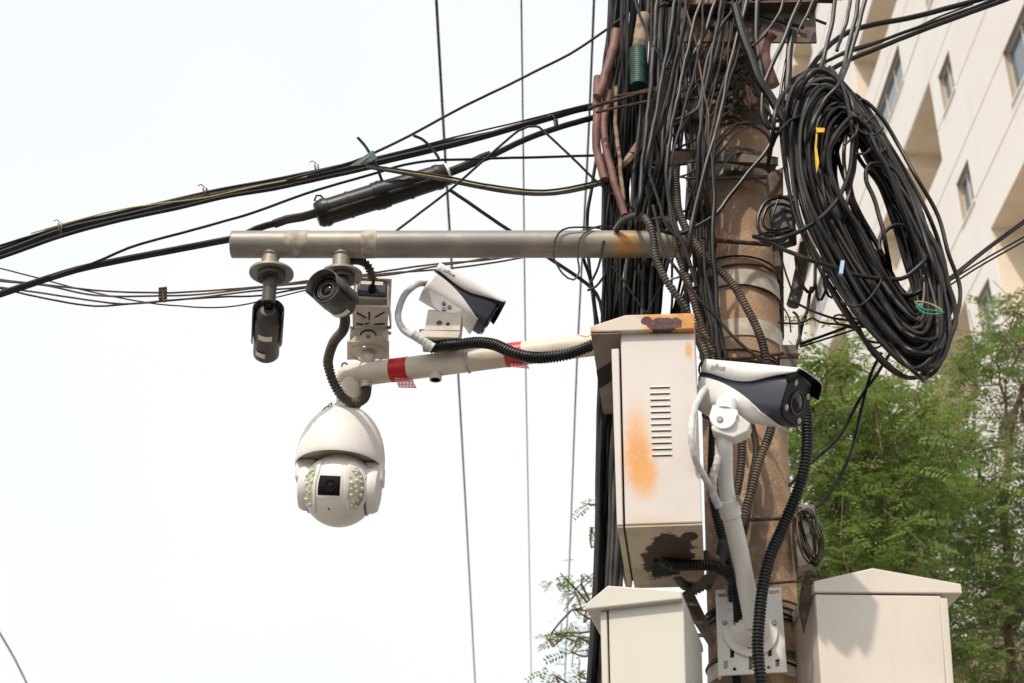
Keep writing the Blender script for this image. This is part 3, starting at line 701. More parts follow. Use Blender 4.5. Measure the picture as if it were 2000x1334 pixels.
# pipe mount for it
rm = thing('pole_mount', 'white slotted plate with round flange and bent pipe holding the large camera', 'camera mount', P(1465, 1320, 3.64))
pl = Plane(1465, 1235, 3.64, 2); o = pl.p(1404, 1320)
Hq = lambda x, y: (1340 + x / 3.993, 1000 + y / 3.993)
def hq(x0, y0, x1, y1): return px2(pl, [Hq(x0, y0), Hq(x1, y0 - 6), Hq(x1, y1 - 6), Hq(x0, y1)], o)
cc = lambda x, y, r_: circ(*px2(pl, [Hq(x, y)], o)[0], r_ / 3.993 * mpp(1230, 3.64))
holed('plate', 'white', rm, o, pl.u, (0, 0, 1), px2(pl, [(1404, 1320), (1537, 1313), (1525, 1148), (1398, 1153)], o),
      [hq(245, 640, 357, 667), hq(645, 620, 728, 645), hq(342, 1050, 375, 1142), hq(637, 1038, 668, 1132), hq(488, 1100, 520, 1235), hq(292, 1167, 325, 1228), hq(695, 1152, 727, 1212), cc(378, 1227, 15), cc(643, 1215, 15), cc(358, 703, 12)], .007)
MB().prism([pl.p(1400, 1155, .006), pl.p(1404, 1155, .006), pl.p(1410, 1319, .006), pl.p(1406, 1319, .006)], pl.n * .03).build('plate_edge', 'white', rm, smooth=False)
fc = pl.p(1464, 1232, -.004); fm = mpp(1230, 3.64)
MB().lathe([(0, .008), (54 * fm, .008), (54 * fm, 0), (0, 0)], fc, -pl.n, 48).build('flange', 'white', rm, bevel=.001)
e1 = P(1472, 1222, 3.575); e2 = P(1444, 1075, 3.47); e3 = P(1424, 990, 3.40); e4 = P(1417, 935, 3.35); e5 = P(1414, 845, 3.27)
d1 = (e2 - e1).normalized()
b = MB(); b.tube([fc, fc.lerp(e1, .5), e1], [40 * fm, 33 * fm, 19 * fm], 28); b.build('cone', 'white', rm)
for a, b_ in ((298, 877), (683, 875), (490, 1058)):
    q = pl.p(*Hq(a, b_), -.013); MB().lathe([(0, .004), (.006, .004), (.007, 0)], q, -pl.n, 6).build('screw', 'bolt', rm)
MB().cyl(pl.p(1420, 1188, -.02), pl.p(1436, 1198, -.05), .008, 14).build('set_screw', 'white', rm)
b = MB(); b.tube([e1, e2, e3], 18 * mpp(1100, 3.5), 28); b.build('pipe', 'white', rm)
b = MB(); b.tube(catmull([e3 + (e2 - e3) * .05, e4, e5 + Vector((0, 0, -.03)), e5], .01), 15 * mpp(900, 3.33), 26); b.build('inner_pipe', 'shell', rm)
b = MB(); b.tube([e3 + (e2 - e3) * .22, e3 - (e2 - e3) * .18], 21 * mpp(985, 3.4), 28); b.build('clamp_collar', 'white', rm, bevel=.002)
b = MB(); b.torus(P(1415, 895, 3.315), (e5 - e4).normalized(), 15.5 * mpp(900, 3.33), .0022, 24, 6); b.build('cable_tie', 'tape_white', rm)
b = MB(); b.cyl(P(1440, 968, 3.37), P(1448, 985, 3.37), .005, 8); b.build('clamp_bolt', 'bolt', rm)
# --- bullet 4 on the cream arm
th, ph = R(-15), R(27)
F4 = Vector((math.cos(ph) * math.cos(th), -math.cos(ph) * math.sin(th), -math.sin(ph))); W4 = Vector((math.sin(th), math.cos(th), 0))
c4 = P(899, 590, 3.90); M4 = frame(c4, F4, W4)
r4 = thing('bullet_camera', 'white and navy bullet camera tilted down on the cream arm beside the box camera', 'security camera', P(865, 665, 3.88))
bullet(r4, M4, .90)
pl = Plane(862, 620, 3.81, 0)
b = MB(); b.prism([pl.p(838, 566), pl.p(866, 580), pl.p(905, 607), pl.p(900, 612), pl.p(885, 612), pl.p(858, 608), pl.p(845, 595)], pl.n * .006); b.build('side_plate', 'shell', r4, bevel=.001)
for x, y in ((867, 594), (878, 601), (867, 605)):
    MB().lathe([(0, .006), (.0055, .006), (.0065, 0)], pl.p(x, y, -.001), -pl.n, 6).build('bolt', 'bolt', r4)
o = pl.p(830, 646)
holed('bracket', 'bracketpaint', r4, o, pl.u, (0, 0, 1), px2(pl, [(829, 646), (898, 646), (903, 606), (888, 612), (836, 608)], o), [circ(*px2(pl, [(858, 632)], o)[0], .009), circ(*px2(pl, [(875, 634)], o)[0], .006)], .006)
b = MB(); b.prism([pl.p(829, 646, .01), pl.p(898, 646, .01), pl.p(903, 606, .01), pl.p(836, 600, .01)], pl.n * .08); b.build('bracket_box', 'bracketpaint', r4, bevel=.003)
b = MB(); b.prism([pl.p(822, 646, -.004), pl.p(900, 648, -.004), pl.p(896, 662, -.004), pl.p(823, 660, -.004)], pl.n * .09); b.build('base_plate', 'bracketpaint', r4, bevel=.003)
for y in (636, 650, 655): MB().cyl(pl.p(818, y, .03), pl.p(830, y, .03), .005, 8).build('bolt', 'bolt', r4)
# --- box camera 3 seen from behind and below
r3 = thing('box_camera', 'white box camera with dark rear plate on stacked slotted brackets above the cream arm', 'security camera', P(718, 700, 3.95))
c3 = P(727, 565, 3.82); m3 = mpp(565, 3.82); w3 = 33 * m3; h3 = 21 * m3
M3 = frame(c3, (-.09, 1, -.06), (-1, 0, 0))
b = MB(); b.M = M3; b.box(0, .19, -w3, w3, -h3, h3); b.build('body', 'bracketpaint', r3, bevel=.008)
b = MB(); b.M = M3; b.box(-.004, .01, -w3 * .9, w3 * .9, -h3 * .86, h3 * .86); b.build('rear_plate', 'navy', r3, bevel=.007)
b = MB(); b.M = M3; b.box(-.0048, -.0035, -w3 * .62, w3 * .7, h3 * .42, h3 * .8); b.build('paper_label', 'label', r3)
b = MB(); b.M = M3; b.box(-.01, .16, -w3 - .006, w3 + .006, h3 - .001, h3 + .004); b.build('sun_shield', 'bracketpaint', r3, bevel=.002)
b = MB(); b.M = M3; b.lathe([(.012, 0), (.012, .014), (.006, .018)], (-.004, 0, -h3 * .15), (-1, 0, 0), 16); b.build('cable_gland', 'glossblack', r3)
za = P(724, 598, 3.80).z
def zplate(name, poly, z, th, holes_=(), mat='bracketpaint'):
    q = [PZ(x, y, z) for x, y in poly]; o = q[0]; f_ = lambda p_: ((p_ - o).x, (p_ - o).y)
    return holed(name, mat, r3, o, (1, 0, 0), (0, 1, 0), [f_(p_) for p_ in q], [[f_(PZ(x, y, z)) for x, y in h_] for h_ in holes_], th)
sl = lambda x, y, dx, dy, w_=1.3: [(x - dx - w_ * .7, y - dy), (x - dx + w_ * .7, y - dy - w_), (x + dx + w_ * .7, y + dy), (x + dx - w_ * .7, y + dy + w_)]
zplate('upper_bracket', [(688, 597), (758, 598), (757, 640), (689, 638)], za, .004,
       [rect(719, 609, 724, 624), rect(712, 630, 722, 635), sl(705, 618, 8, 5), sl(740, 618, -9, 6), rect(731, 631, 751, 634), rect(698, 631, 709, 634)])
ya = PZ(724, 639, za).y
for x0, x1 in ((688, 690), (756, 759)):
    MB().prism([P(x0, 597, 3.8), P(x1, 597, 3.8), P(x1, 575, 3.8), P(x0, 575, 3.8)], (0, ya - 3.8, 0)).build('bracket_side', 'bracketpaint', r3, smooth=False)
MB().prism([P(687, 640, ya), P(757, 641, ya), P(757, 666, ya), P(684, 665, ya)], (0, .006, 0)).build('middle_plate', 'bracketpaint', r3, smooth=False, bevel=.001)
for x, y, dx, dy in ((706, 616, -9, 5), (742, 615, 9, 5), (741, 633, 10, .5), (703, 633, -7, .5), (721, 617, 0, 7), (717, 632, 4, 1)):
    MB().tube([PZ(x - dx, y + dy, za - .0035), PZ(x + dx, y - dy, za - .0035)], .0022, 6).build('slot_shade', 'dark', r3)  # near-black rods standing in for the deep shade in the slots
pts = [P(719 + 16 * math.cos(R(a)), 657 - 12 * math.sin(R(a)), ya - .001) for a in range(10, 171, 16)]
MB().tube(pts, .0024, 6).build('curved_slot_shade', 'dark', r3)  # same dark rod, painting the shade of an arched slot
MB().cyl(P(719, 657, ya - .004), P(719, 657, ya + .002), .006, 10).build('bolt', 'bolt', r3)
for sg in (-1, 1):
    x = 721 + 36 * sg; MB().prism([P(x, 642, ya - .03), P(x, 664, ya - .03), P(x - 14 * sg, 653, ya)], (.003 * sg, 0, 0)).build('gusset', 'bracketpaint', r3, smooth=False)
    for dy in (0, 11): MB().cyl(P(x, 639 + dy, ya), P(x + 6, 640 + dy, ya - .003), .005, 8).build('bolt', 'bolt', r3)
zc = P(720, 666, ya).z
zplate('base_plate', [(678, 666), (760, 667), (760, 700), (678, 701)], zc, .006, [circ(711, 677, 3.2, 10), circ(742, 694, 3, 10), circ(701, 698, 2.6, 10)])
qc = PZ(719, 690, zc - .004); MB().torus(qc, (0, 0, 1), 36 * m3 , .0018, 40, 6).build('turntable_ring', 'bracketpaint', r3)
yc = PZ(720, 701, zc).y
MB().prism([P(678, 701, yc), P(760, 700, yc), P(760, 692, yc), P(678, 693, yc)], (0, .005, 0)).build('base_lip', 'bracketpaint', r3, smooth=False)
b = MB(); b.tube([qc + Vector((0, 0, -.002)), on_arm(717)], .022, 20); b.build('post', 'bracketpaint', r3)
# --- camera 1: hangs from the left flange, seen from behind and below
r1 = thing('bullet_camera', 'small charcoal bullet camera pointing away below the left flange of the steel pipe', 'security camera', P(524, 560, 3.72))
c1 = P(524, 607, 3.72); F1 = Vector((-.15, .96, -.24)).normalized(); M1 = frame(c1, F1, (-1, 0, 0)); m1 = mpp(640, 3.72)
ra = 27 * m1; Lc = 88 * m1 / .68
b = MB(); b.M = M1; b.lathe([(0, -.004), (ra * .55, -.002), (ra * .78, .008), (ra * .97, .03), (ra, .04), (ra, Lc * .62), (ra * .97, Lc * .63), (ra * .97, Lc - .006), (ra * .85, Lc), (0, Lc)], (0, 0, 0), (1, 0, 0), 36); b.build('body', 'charcoal', r1)
secs = []
for i in range(2):
    x = (-.006 if i == 0 else Lc * .68)
    secs.append([(x, ra * 1.16 * math.cos(R(a)), ra * 1.16 * math.sin(R(a))) for a in range(-24, 205, 12)])
b = MB(); b.M = M1; loft(b, secs); solid(b.build('sun_shield', 'charcoal', r1), .003)
def underlabel(root, Mx, r_, x0, x1, a0, a1):
    b = MB(); b.M = Mx; N = 6; b.add([(x, r_ * math.cos(R(a0 + (a1 - a0) * k / N)), r_ * math.sin(R(a0 + (a1 - a0) * k / N))) for x in (x0, x1) for k in range(N + 1)], [(k, k + 1, N + 2 + k, N + 1 + k) for k in range(N)]); b.build('paper_label', 'label', root)
underlabel(r1, M1, ra + .0006, Lc * .36, Lc * .47, 245, 305); underlabel(r1, M1, ra + .0006, Lc * .76, Lc * .86, 270, 315)
b = MB(); b.tube([P(530, 541, 3.70), P(527, 560, 3.70), P(524, 592, 3.70)], [15 * m1, 14 * m1, 13.5 * m1], 24); b.build('mount_tube', 'charcoal', r1)
b = MB(); b.cyl(P(530, 537, 3.695) , P(530, 543, 3.695), 28 * m1, 32); b.build('mount_disc', 'charcoal', r1)
b = MB(); b.tube([P(524, 586, 3.70), P(524, 606, 3.73)], [11 * m1, 9 * m1], 16); b.build('swivel', 'glossblack', r1)
# --- camera 2: faces the viewer
r2 = thing('bullet_camera', 'small charcoal bullet camera facing the viewer with its round lens under a hood', 'security camera', P(668, 560, 3.68))
c2 = P(636, 564, 3.50); F2 = Vector((-.40, -.88, -.02)).normalized(); M2 = frame(c2, F2, (F2.y, -F2.x, 0)); m2 = mpp(560, 3.5)
ra = 31 * m2; Lb = .105
b = MB(); b.M = M2; b.lathe([(0, -Lb - .02), (ra * .45, -Lb - .02), (ra * .8, -Lb), (ra * .97, -Lb + .012), (ra, -Lb * .5), (ra * 1.02, -Lb * .48), (ra, -.003), (ra * .93, 0), (ra * .86, 0), (ra * .84, -.01), (ra * .6, -.012), (ra * .55, -.006), (ra * .42, -.006), (ra * .4, -.012), (0, -.012)], (0, 0, 0), (1, 0, 0), 40); b.build('body', 'charcoal', r2)
b = MB(); b.M = M2; b.lathe([(ra * .84, -.009), (ra * .58, -.008)], (0, 0, 0), (1, 0, 0), 40); b.build('front_glass', 'glossblack', r2)
b = MB(); b.M = M2; b.lathe([(ra * .4, -.010), (ra * .28, -.006), (ra * .1, -.004), (0, -.004)], (0, 0, 0), (1, 0, 0), 28); b.build('lens', 'lens', r2)
b = MB(); b.M = M2; b.torus((-.007, 0, 0), (1, 0, 0), ra * .66, .002, 32, 6); b.build('lens_ring', 'charcoal', r2)
secs = []
zs_ = 1 if (M2.to_3x3() @ Vector((0, 0, 1))).z > 0 else -1
for x in (-Lb * .9, .022):
    secs.append([(x, ra * 1.15 * math.cos(R(a)), zs_ * ra * 1.15 * math.sin(R(a))) for a in range(-12, 193, 12)])
b = MB(); b.M = M2; loft(b, secs); solid(b.build('sun_shield', 'charcoal', r2), .003)
underlabel(r2, M2, ra * 1.0 + .0008, -Lb * .82, -Lb * .66, 180 + 60 if zs_ > 0 else 60, 180 + 130 if zs_ > 0 else 130)
b = MB(); b.cyl(P(668, 541, 3.695), P(668, 548, 3.695), 26 * m2, 28); b.build('mount_disc', 'charcoal', r2)
b = MB(); b.tube([P(668, 545, 3.69), P(668, 562, 3.66), P(662, 585, 3.6)], [13 * m2, 11 * m2, 12 * m2], 16); b.build('swivel', 'charcoal', r2)

# --- dome camera
yd = on_arm(684).y
rd = thing('dome_camera', 'large white pan-tilt dome camera hanging from the end of the cream arm', 'security camera', P(668, 800, yd))
md = mpp(905, yd); zr = P(665, 905, yd).z; cx = P(664, 905, yd).x; Rd = 87.5 * md
ht = (P(668, 797, yd).z - zr)
prof = []
for i in range(21):
    u_ = i / 20; a = u_ * math.pi / 2; rr_ = Rd * max(.30 if u_ < 1 else 0, math.cos(a) ** .97); prof.append((rr_, ht * math.sin(a) ** 1.0))
prof[-1] = (0, ht)
axd = Vector((.045, 0, 1)).normalized()
b = MB(); b.lathe([(Rd * .955, -.014), (Rd * .985, -.016), (Rd * 1.0, -.010), (Rd * 1.0, 0)] + prof[1:], (cx, yd, zr), axd, 64); b.build('housing', 'white', rd)
b = MB(); b.lathe([(Rd * .955, -.014), (Rd * .945, -.004), (Rd * .6, .0), (Rd * .3, 0)], (cx, yd, zr), axd, 64); b.build('housing_underside', 'bracketpaint', rd)
b = MB(); b.torus(Vector((cx, yd, zr)) + axd * -.010, axd, Rd * .955, .0015, 64, 6); b.build('seam', 'dark', rd)
b = MB(); b.lathe([(.036, ht - .012), (.036, ht + .006), (.03, ht + .01), (.03, ht + .03)], (cx, yd, zr), axd, 28); b.build('neck', 'armpaint', rd)
cb = P(663, 958, yd - .005); rb = 71 * md
b = MB(); b.sphere(cb, rb, 24); b.build('ball', 'white', rd)
vf = (CAM - cb).normalized(); rt = vf.cross(Vector((0, 0, 1))).normalized() * -1   # image right
if rt.x < 0: rt = -rt
upv = rt.cross(vf); 
if upv.z < 0: upv = -upv
def sph(az, el, r_):        # az to the right, el up, degrees, seen from the camera
    a, e = R(az), R(el); return cb + (vf * math.cos(e) * math.cos(a) + rt * math.cos(e) * math.sin(a) + upv * math.sin(e)) * r_
# lens window
AZ0, EL0 = -17, 8
def patch(name, mat, f_, r0, r1, n1=8, n2=8):
    """f_(u,v)->(az,el), closed shell between r0 and r1"""
    vs = []; fs = []
    for r_ in (r1, r0):
        for i in range(n1 + 1):
            for j in range(n2 + 1): vs.append(sph(*f_(i / n1, j / n2), r_))
    st = (n1 + 1) * (n2 + 1); id_ = lambda k, i, j: k * st + i * (n2 + 1) + j
    for i in range(n1):
        for j in range(n2):
            fs.append((id_(0, i, j), id_(0, i + 1, j), id_(0, i + 1, j + 1), id_(0, i, j + 1))); fs.append((id_(1, i, j), id_(1, i, j + 1), id_(1, i + 1, j + 1), id_(1, i + 1, j)))
    for i in range(n1):
        for j in (0, n2): fs.append((id_(0, i, j), id_(0, i + 1, j), id_(1, i + 1, j), id_(1, i, j)))
    for j in range(n2):
        for i in (0, n1): fs.append((id_(0, i, j), id_(0, i, j + 1), id_(1, i, j + 1), id_(1, i, j)))
    b = MB(); b.add(vs, fs); return b.build(name, mat, rd)
patch('window_frame', 'white', lambda u, v: (AZ0 - 21 + 42 * u, EL0 - 20 + 38 * v), rb * .98, rb * 1.012)
patch('lens_window', 'glossblack', lambda u, v: (AZ0 - 17.5 + 35 * u, EL0 - 16 + 30 * v), rb * 1.0, rb * 1.018)
wn = (sph(AZ0 + 3, EL0 - 1, 1) - cb).normalized()
b = MB(); b.lathe([(.017, 0), (.017, .004), (.014, .004), (.013, .001), (.008, .001), (.008, .004), (.005, .004), (0, .005)], cb + wn * rb * 1.013, wn, 28); b.build('lens', 'lens', rd)
rl = random.Random(2)
for az, sgn in ((AZ0 - 40, -1), (AZ0 + 43, 1)):
    hx = lambda u, v, k=1.0: (az + (u - .5) * 2 * k * (16 if abs(v - .5) < .28 else 16 - 34 * (abs(v - .5) - .28)), EL0 - 2 + (v - .5) * (76 * k))
    patch('led_frame', 'white', lambda u, v: hx(u, v, 1.12), rb * .98, rb * 1.04, 6, 14)
    pn = patch('led_panel', 'reflector', lambda u, v: hx(u, v, .82), rb * 1.0, rb * 1.042, 6, 14)
    for i, dv in enumerate((-30, -21, -12, -3, 6, 15, 24)):
        for du in ((-8, 0, 8) if abs(dv) < 20 else (-3.5, 3.5)):
            p_ = sph(az + du + rl.gauss(0, .8), EL0 - 2 + dv + rl.gauss(0, 1) + (3 if du == 0 else 0), rb * 1.045); n_ = (p_ - cb).normalized()
            b = MB(); ks = rl.uniform(.65, .95); b.lathe([(.0075 * ks, 0), (.0072 * ks, .002), (.005 * ks, .005 * ks), (0, .0062 * ks)], p_, n_, 12); b.build('led', 'bead', rd)
# yokes either side
for sg, azc in ((-1, -97), (1, 80)):
    n_ = (sph(azc, 0, 1) - cb).normalized(); c_ = cb + n_ * rb * .78
    r_ = 45 * md
    b = MB(); b.lathe([(r_ * .9, -rb * .1), (r_, 0), (r_ * 1.0, rb * .16), (r_ * .9, rb * .28), (r_ * .5, rb * .34), (0, rb * .35)], c_ + Vector((0, 0, .004)), n_, 40); b.build('yoke', 'white', rd)
    b = MB(); b.torus(c_ + n_ * rb * .02, n_, r_ * 1.005, .0016, 40, 6); b.build('yoke_seam', 'dark', rd)
    b = MB(); tp = c_ + n_ * rb * .16
    b.prism([tp + Vector((-.028, -.03, .02)), tp + Vector((.028, -.03, .02)), tp + Vector((.028, .03, .02)), tp + Vector((-.028, .03, .02))], (0, 0, .062)); b.build('yoke_arm', 'white', rd, bevel=.008)
for az, el in ((-17, -30), (16, -28)):
    p_ = sph(az, el, rb * 1.0); b = MB(); b.lathe([(.0028, 0), (.0028, .0012), (0, .0012)], p_, p_ - cb, 10); b.build('screw', 'dark', rd)
# safety chain
ch = [(648, 788), (641, 795), (634, 800), (628, 806), (622, 813)]
for i, (a, b_) in enumerate(zip(ch, ch[1:])):
    c_ = P((a[0] + b_[0]) / 2, (a[1] + b_[1]) / 2, yd - .04); d_ = (P(*b_, yd - .04) - P(*a, yd - .04)).normalized(); s_ = d_.cross(Vector((0, 1, 0) if i % 2 else (0, .3, 1))).normalized()
    MB().tube([c_ + d_ * .008 * math.cos(R(q)) + s_ * 0.0042 * math.sin(R(q)) for q in range(0, 360, 30)], .002, 6, True).build('chain_link', 'bolt', rd)

# ================================================================ cabinets
# top rusty cabinet
cab = thing('utility_cabinet', 'rust-stained pale metal cabinet with louvres, uppermost of the three cabinets on the pole', 'cabinet', P(1290, 1025, 3.3))
pl = Plane(1290, 850, 3.25, 7); dn = pl.n
t = NT('rusty_cabinet_paint'); f = t.noise(3); g = t.noise(60)
col = t.mix(t.ramp(f, .35, .75), (.60, .555, .51), (.54, .49, .445)); col = t.mix(t.ramp(g, .7, .78), col, (.38, .32, .26))
m_ = mpp(900, 3.25)
for (x, y, rx, ry, st, c_) in ((1243, 850, 26, 70, .75, (.66, .33, .12)), (1248, 900, 33, 62, .95, (.62, .27, .06)), (1262, 935, 26, 36, .8, (.64, .30, .07)), (1345, 684, 8, 20, .9, (.52, .3, .05)), (1270, 1020, 60, 14, .35, (.6, .36, .2))):
    col = t.mix(t.math('MULTIPLY', t.math('MULTIPLY', t.blob(pl.p(x, y), (rx * m_, .2, ry * m_ / CP), .45, 38, .55, .8), t.ramp(t.noise(200, 3), .12, .5)), st), col, c_)
lo = pl.p(1280, 1024).z
M['cab1'] = t.done(col, .45, 0, f, .001, .2)
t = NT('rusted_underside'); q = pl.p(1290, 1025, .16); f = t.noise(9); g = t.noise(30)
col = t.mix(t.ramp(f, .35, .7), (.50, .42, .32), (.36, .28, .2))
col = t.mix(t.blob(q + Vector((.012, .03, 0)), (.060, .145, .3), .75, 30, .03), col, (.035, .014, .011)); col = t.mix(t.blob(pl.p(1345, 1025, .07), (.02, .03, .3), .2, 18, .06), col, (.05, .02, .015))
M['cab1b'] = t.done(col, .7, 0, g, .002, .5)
t = NT('rusted_roof'); f = t.noise(11, 6, .7); q = pl.p(1292, 636)
col = t.mix(t.ramp(f, .35, .62), (.62, .34, .12), (.52, .22, .06)); col = t.mix(t.blob(pl.p(1208, 640), (.065, .5, .03), .3, 24, .25), col, (.58, .52, .44))
col = t.mix(t.blob(pl.p(1297, 640), (.046, .4, .019), .6, 55, .03), col, t.mix(t.ramp(t.noise(140), .4, .65), (.05, .018, .018), (.12, .05, .045))); col = t.mix(t.blob(pl.p(1262, 634), (.014, .4, .012), .3, 36, .05), col, (.075, .025, .028))
M['roof1'] = t.done(col, .7, 0, f, .003, .5)
body = [(1212, 650), (1357, 650), (1372, 1020), (1221, 1025)]
MB().prism([pl.p(*q_) for q_ in body], dn * .41).build('body', 'cab1', cab, smooth=False, bevel=.003)
bq = [pl.p(1221, 1026.5, .002), pl.p(1372, 1021.5, .002)]
MB().prism([bq[0], bq[1], bq[1] + dn * .405, bq[0] + dn * .405], (0, 0, -.004)).build('underside', 'cab1b', cab, smooth=False)
MB().prism([pl.p(x, y) for x, y in [(1194, 681), (1209, 680), (1217, 1026), (1205, 1026)]], dn * .40).build('door', 'cab1', cab, smooth=False, bevel=.003)
dq = [pl.p(1206, 1027, .003), pl.p(1216, 1027, .003)]
MB().prism([dq[0], dq[1], dq[1] + dn * .39, dq[0] + dn * .39], (0, 0, -.003)).build('door_underside', 'cab1b', cab, smooth=False)
MB().prism([pl.p(x, y, .02) for x, y in [(1207, 684), (1214, 684), (1222, 1022), (1215, 1022)]], dn * .36).build('door_gap_shade', 'dark', cab, smooth=False)  # near-black strip set in the door gap as its shade
roof = [(1154, 655), (1154, 644), (1222, 622), (1357, 618), (1357, 649)]
MB().prism([pl.p(x, y, -.018) for x, y in roof], dn * .45).build('roof', 'roof1', cab, smooth=False, bevel=.003)
sq = [pl.p(1155, 656.5, -.014), pl.p(1211, 654.5, -.014)]
t = NT('mottled_soffit'); M['soff1'] = t.done(t.mix(t.ramp(t.noise(8), .4, .7), (.24, .20, .16), (.16, .12, .09)), .85)  # mottled brown-grey, darker than the cabinet paint
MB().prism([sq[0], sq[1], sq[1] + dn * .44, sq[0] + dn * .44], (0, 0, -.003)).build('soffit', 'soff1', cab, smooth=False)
MB().prism([sq[0] + dn * .19 + Vector((-.001, 0, -.003)), sq[1] + dn * .11 + Vector((0, 0, -.003)), sq[1] + dn * .2 + Vector((0, 0, -.003)), sq[0] + dn * .29 + Vector((-.001, 0, -.003))], (0, 0, -.0015)).build('black_band', 'black', cab, smooth=False)  # black diagonal band across the soffit
for k in range(12):
    y = 757.5 + k * 12.05; x0 = 1269 + .42 * k; x1 = 1308 + .42 * k
    w_ = MB(); a, b_ = pl.p(x0, y), pl.p(x1, y - 1); c_, d_ = pl.p(x0, y - 4), pl.p(x1, y - 5)
    o_ = -dn * .0035
    w_.add([a + o_, b_ + o_, d_, c_, a, b_], [(0, 1, 2, 3), (0, 3, 4), (1, 5, 2), (0, 4, 5, 1)]); w_.build('louvre', 'cab1', cab, smooth=False)
    s_ = MB(); s_.prism([pl.p(x0 + 1, y + .3, -.0006), pl.p(x1 - 1, y - .7, -.0006), pl.p(x1 - 1, y + .6, -.0006), pl.p(x0 + 1, y + 1.5, -.0006)], dn * .002); s_.build('louvre_slot_shade', 'dark', cab, smooth=False)  # black strip painting the shade inside the louvre opening
hb = pl.p(1282, 1027, .21); MB().prism([hb + Vector((-.015, 0, -.003)), hb + Vector((.05, 0, -.003)), hb + Vector((.055, .09, -.003)), hb + Vector((-.01, .1, -.003))], (0, 0, -.003)).build('cable_hole_shade', 'dark', cab, smooth=False)  # flat dark plate painting the shaded inside of the hole
for py in (700, 990): MB().cyl(pl.p(1374, py, .3), pl.p(1400, py, .34), .012, 10).build('mount_bar', 'ruststeel', cab)

# lower-left cream cabinet
cab2 = thing('utility_cabinet', 'clean greenish-cream cabinet at the bottom left of the pole, below the rusty one', 'cabinet', P(1260, 1334, 3.35))
pl = Plane(1260, 1250, 3.32, 13); dn = pl.n; Yb = 1560
MB().prism([pl.p(x, y) for x, y in [(1188, 1180), (1335, 1168), (1345, Yb), (1197, Yb)]], dn * .34).build('body', 'cream2', cab2, smooth=False, bevel=.003)
MB().prism([pl.p(x, y) for x, y in [(1172, 1194), (1185, 1193), (1194, Yb), (1181, Yb)]], dn * .34).build('door', 'cream2', cab2, smooth=False, bevel=.003)
MB().prism([pl.p(x, y, .015) for x, y in [(1183, 1196), (1190, 1196), (1199, Yb - 4), (1192, Yb - 4)]], dn * .3).build('door_gap_shade', 'dark', cab2, smooth=False)  # dark strip as painted shade between door and body
MB().prism([pl.p(x, y, -.02) for x, y in [(1147, 1196), (1144, 1187), (1190, 1149), (1333, 1159), (1335, 1175)]], dn * .40).build('roof', 'cream2', cab2, smooth=False, bevel=.003)
# right cabinet
cab3 = thing('utility_cabinet', 'wide cream cabinet with gabled roof at the bottom right beside the pole', 'cabinet', P(1720, 1334, 3.6))
pl = Plane(1700, 1250, 3.55, -4); dn = pl.n
MB().prism([pl.p(x, y) for x, y in [(1592, 1160), (1838, 1163), (1862, Yb), (1619, Yb)]], dn * .36).build('body', 'cream', cab3, smooth=False, bevel=.004)
MB().prism([pl.p(x, y) for x, y in [(1836, 1167), (1851, 1168), (1880, Yb), (1866, Yb)]], dn * .36).build('door', 'cream', cab3, smooth=False, bevel=.003)
MB().prism([pl.p(x, y, .012) for x, y in [(1834, 1170), (1842, 1170), (1870, Yb - 5), (1862, Yb - 5)]], dn * .32).build('door_gap_shade', 'dark', cab3, smooth=False)  # dark strip as painted shade in the door gap
MB().prism([pl.p(x, y, -.004) for x, y in [(1589, 1158), (1589, 1136), (1704, 1110), (1876, 1141), (1879, 1160)]], dn * .38).build('roof', 'cream', cab3, smooth=False, bevel=.003)
MB().prism([pl.p(x, y, .02) for x, y in [(1580, 1108), (1587, 1106), (1590, 1170), (1575, 1230), (1566, 1180), (1570, 1140)]], dn * .012).build('rusty_bracket', 'rust', cab3, smooth=False)

# ================================================================ conduits (each one its own thing)
g5 = 'dusty corrugated conduits down the pole'
corr('conduit', 'grey-brown corrugated conduit leaving the open end of the steel pipe and arching over it', [(1203, 449, 3.66), (1219, 430, 3.62), (1246, 421, 3.6), (1265, 432, 3.58), (1276, 462, 3.58), (1281, 503, 3.58), (1303, 551, 3.58), (1335, 596, 3.6), (1352, 630, 3.62), (1375, 680, 3.62), (1385, 720, 3.62)], 15, 'conduit_grey', pitch=6.5, group=g5)
corr('conduit', 'corrugated conduit, with a rust-orange stretch just above the rusty cabinet roof', [(1303, 430, 3.66), (1317, 445, 3.64), (1324, 494, 3.63), (1340, 540, 3.63), (1354, 583, 3.63), (1365, 624, 3.63), (1381, 664, 3.63), (1395, 705, 3.63), (1398, 760, 3.63)], 15, 'conduit', pitch=6.5, group=g5)
corr('conduit', 'tan ribbed conduit crossing the pole diagonally from upper left to right', [(1305, 142, 3.6), (1294, 205, 3.6), (1290, 255, 3.6), (1302, 300, 3.6), (1319, 350, 3.6), (1324, 405, 3.6), (1335, 437, 3.6), (1353, 470, 3.6), (1389, 513, 3.6), (1430, 554, 3.6), (1462, 608, 3.6), (1484, 655, 3.6), (1496, 700, 3.6), (1505, 760, 3.62), (1507, 832, 3.62), (1483, 900, 3.62), (1463, 974, 3.62), (1440, 1040, 3.62), (1400, 1110, 3.6), (1380, 1150, 3.6)], 17, 'conduit', pitch=6, group=g5)
corr('conduit', 'thick black corrugated conduit hanging from behind the large camera to the bottom edge', [(1560, 765, 3.45), (1572, 790, 3.46), (1577, 840, 3.46), (1574, 900, 3.46), (1558, 960, 3.47), (1532, 1023, 3.48), (1505, 1085, 3.48), (1490, 1146, 3.48), (1483, 1209, 3.48), (1480, 1268, 3.48), (1487, 1340, 3.48), (1492, 1400, 3.5)], 24, 'conduit_black', pitch=7)
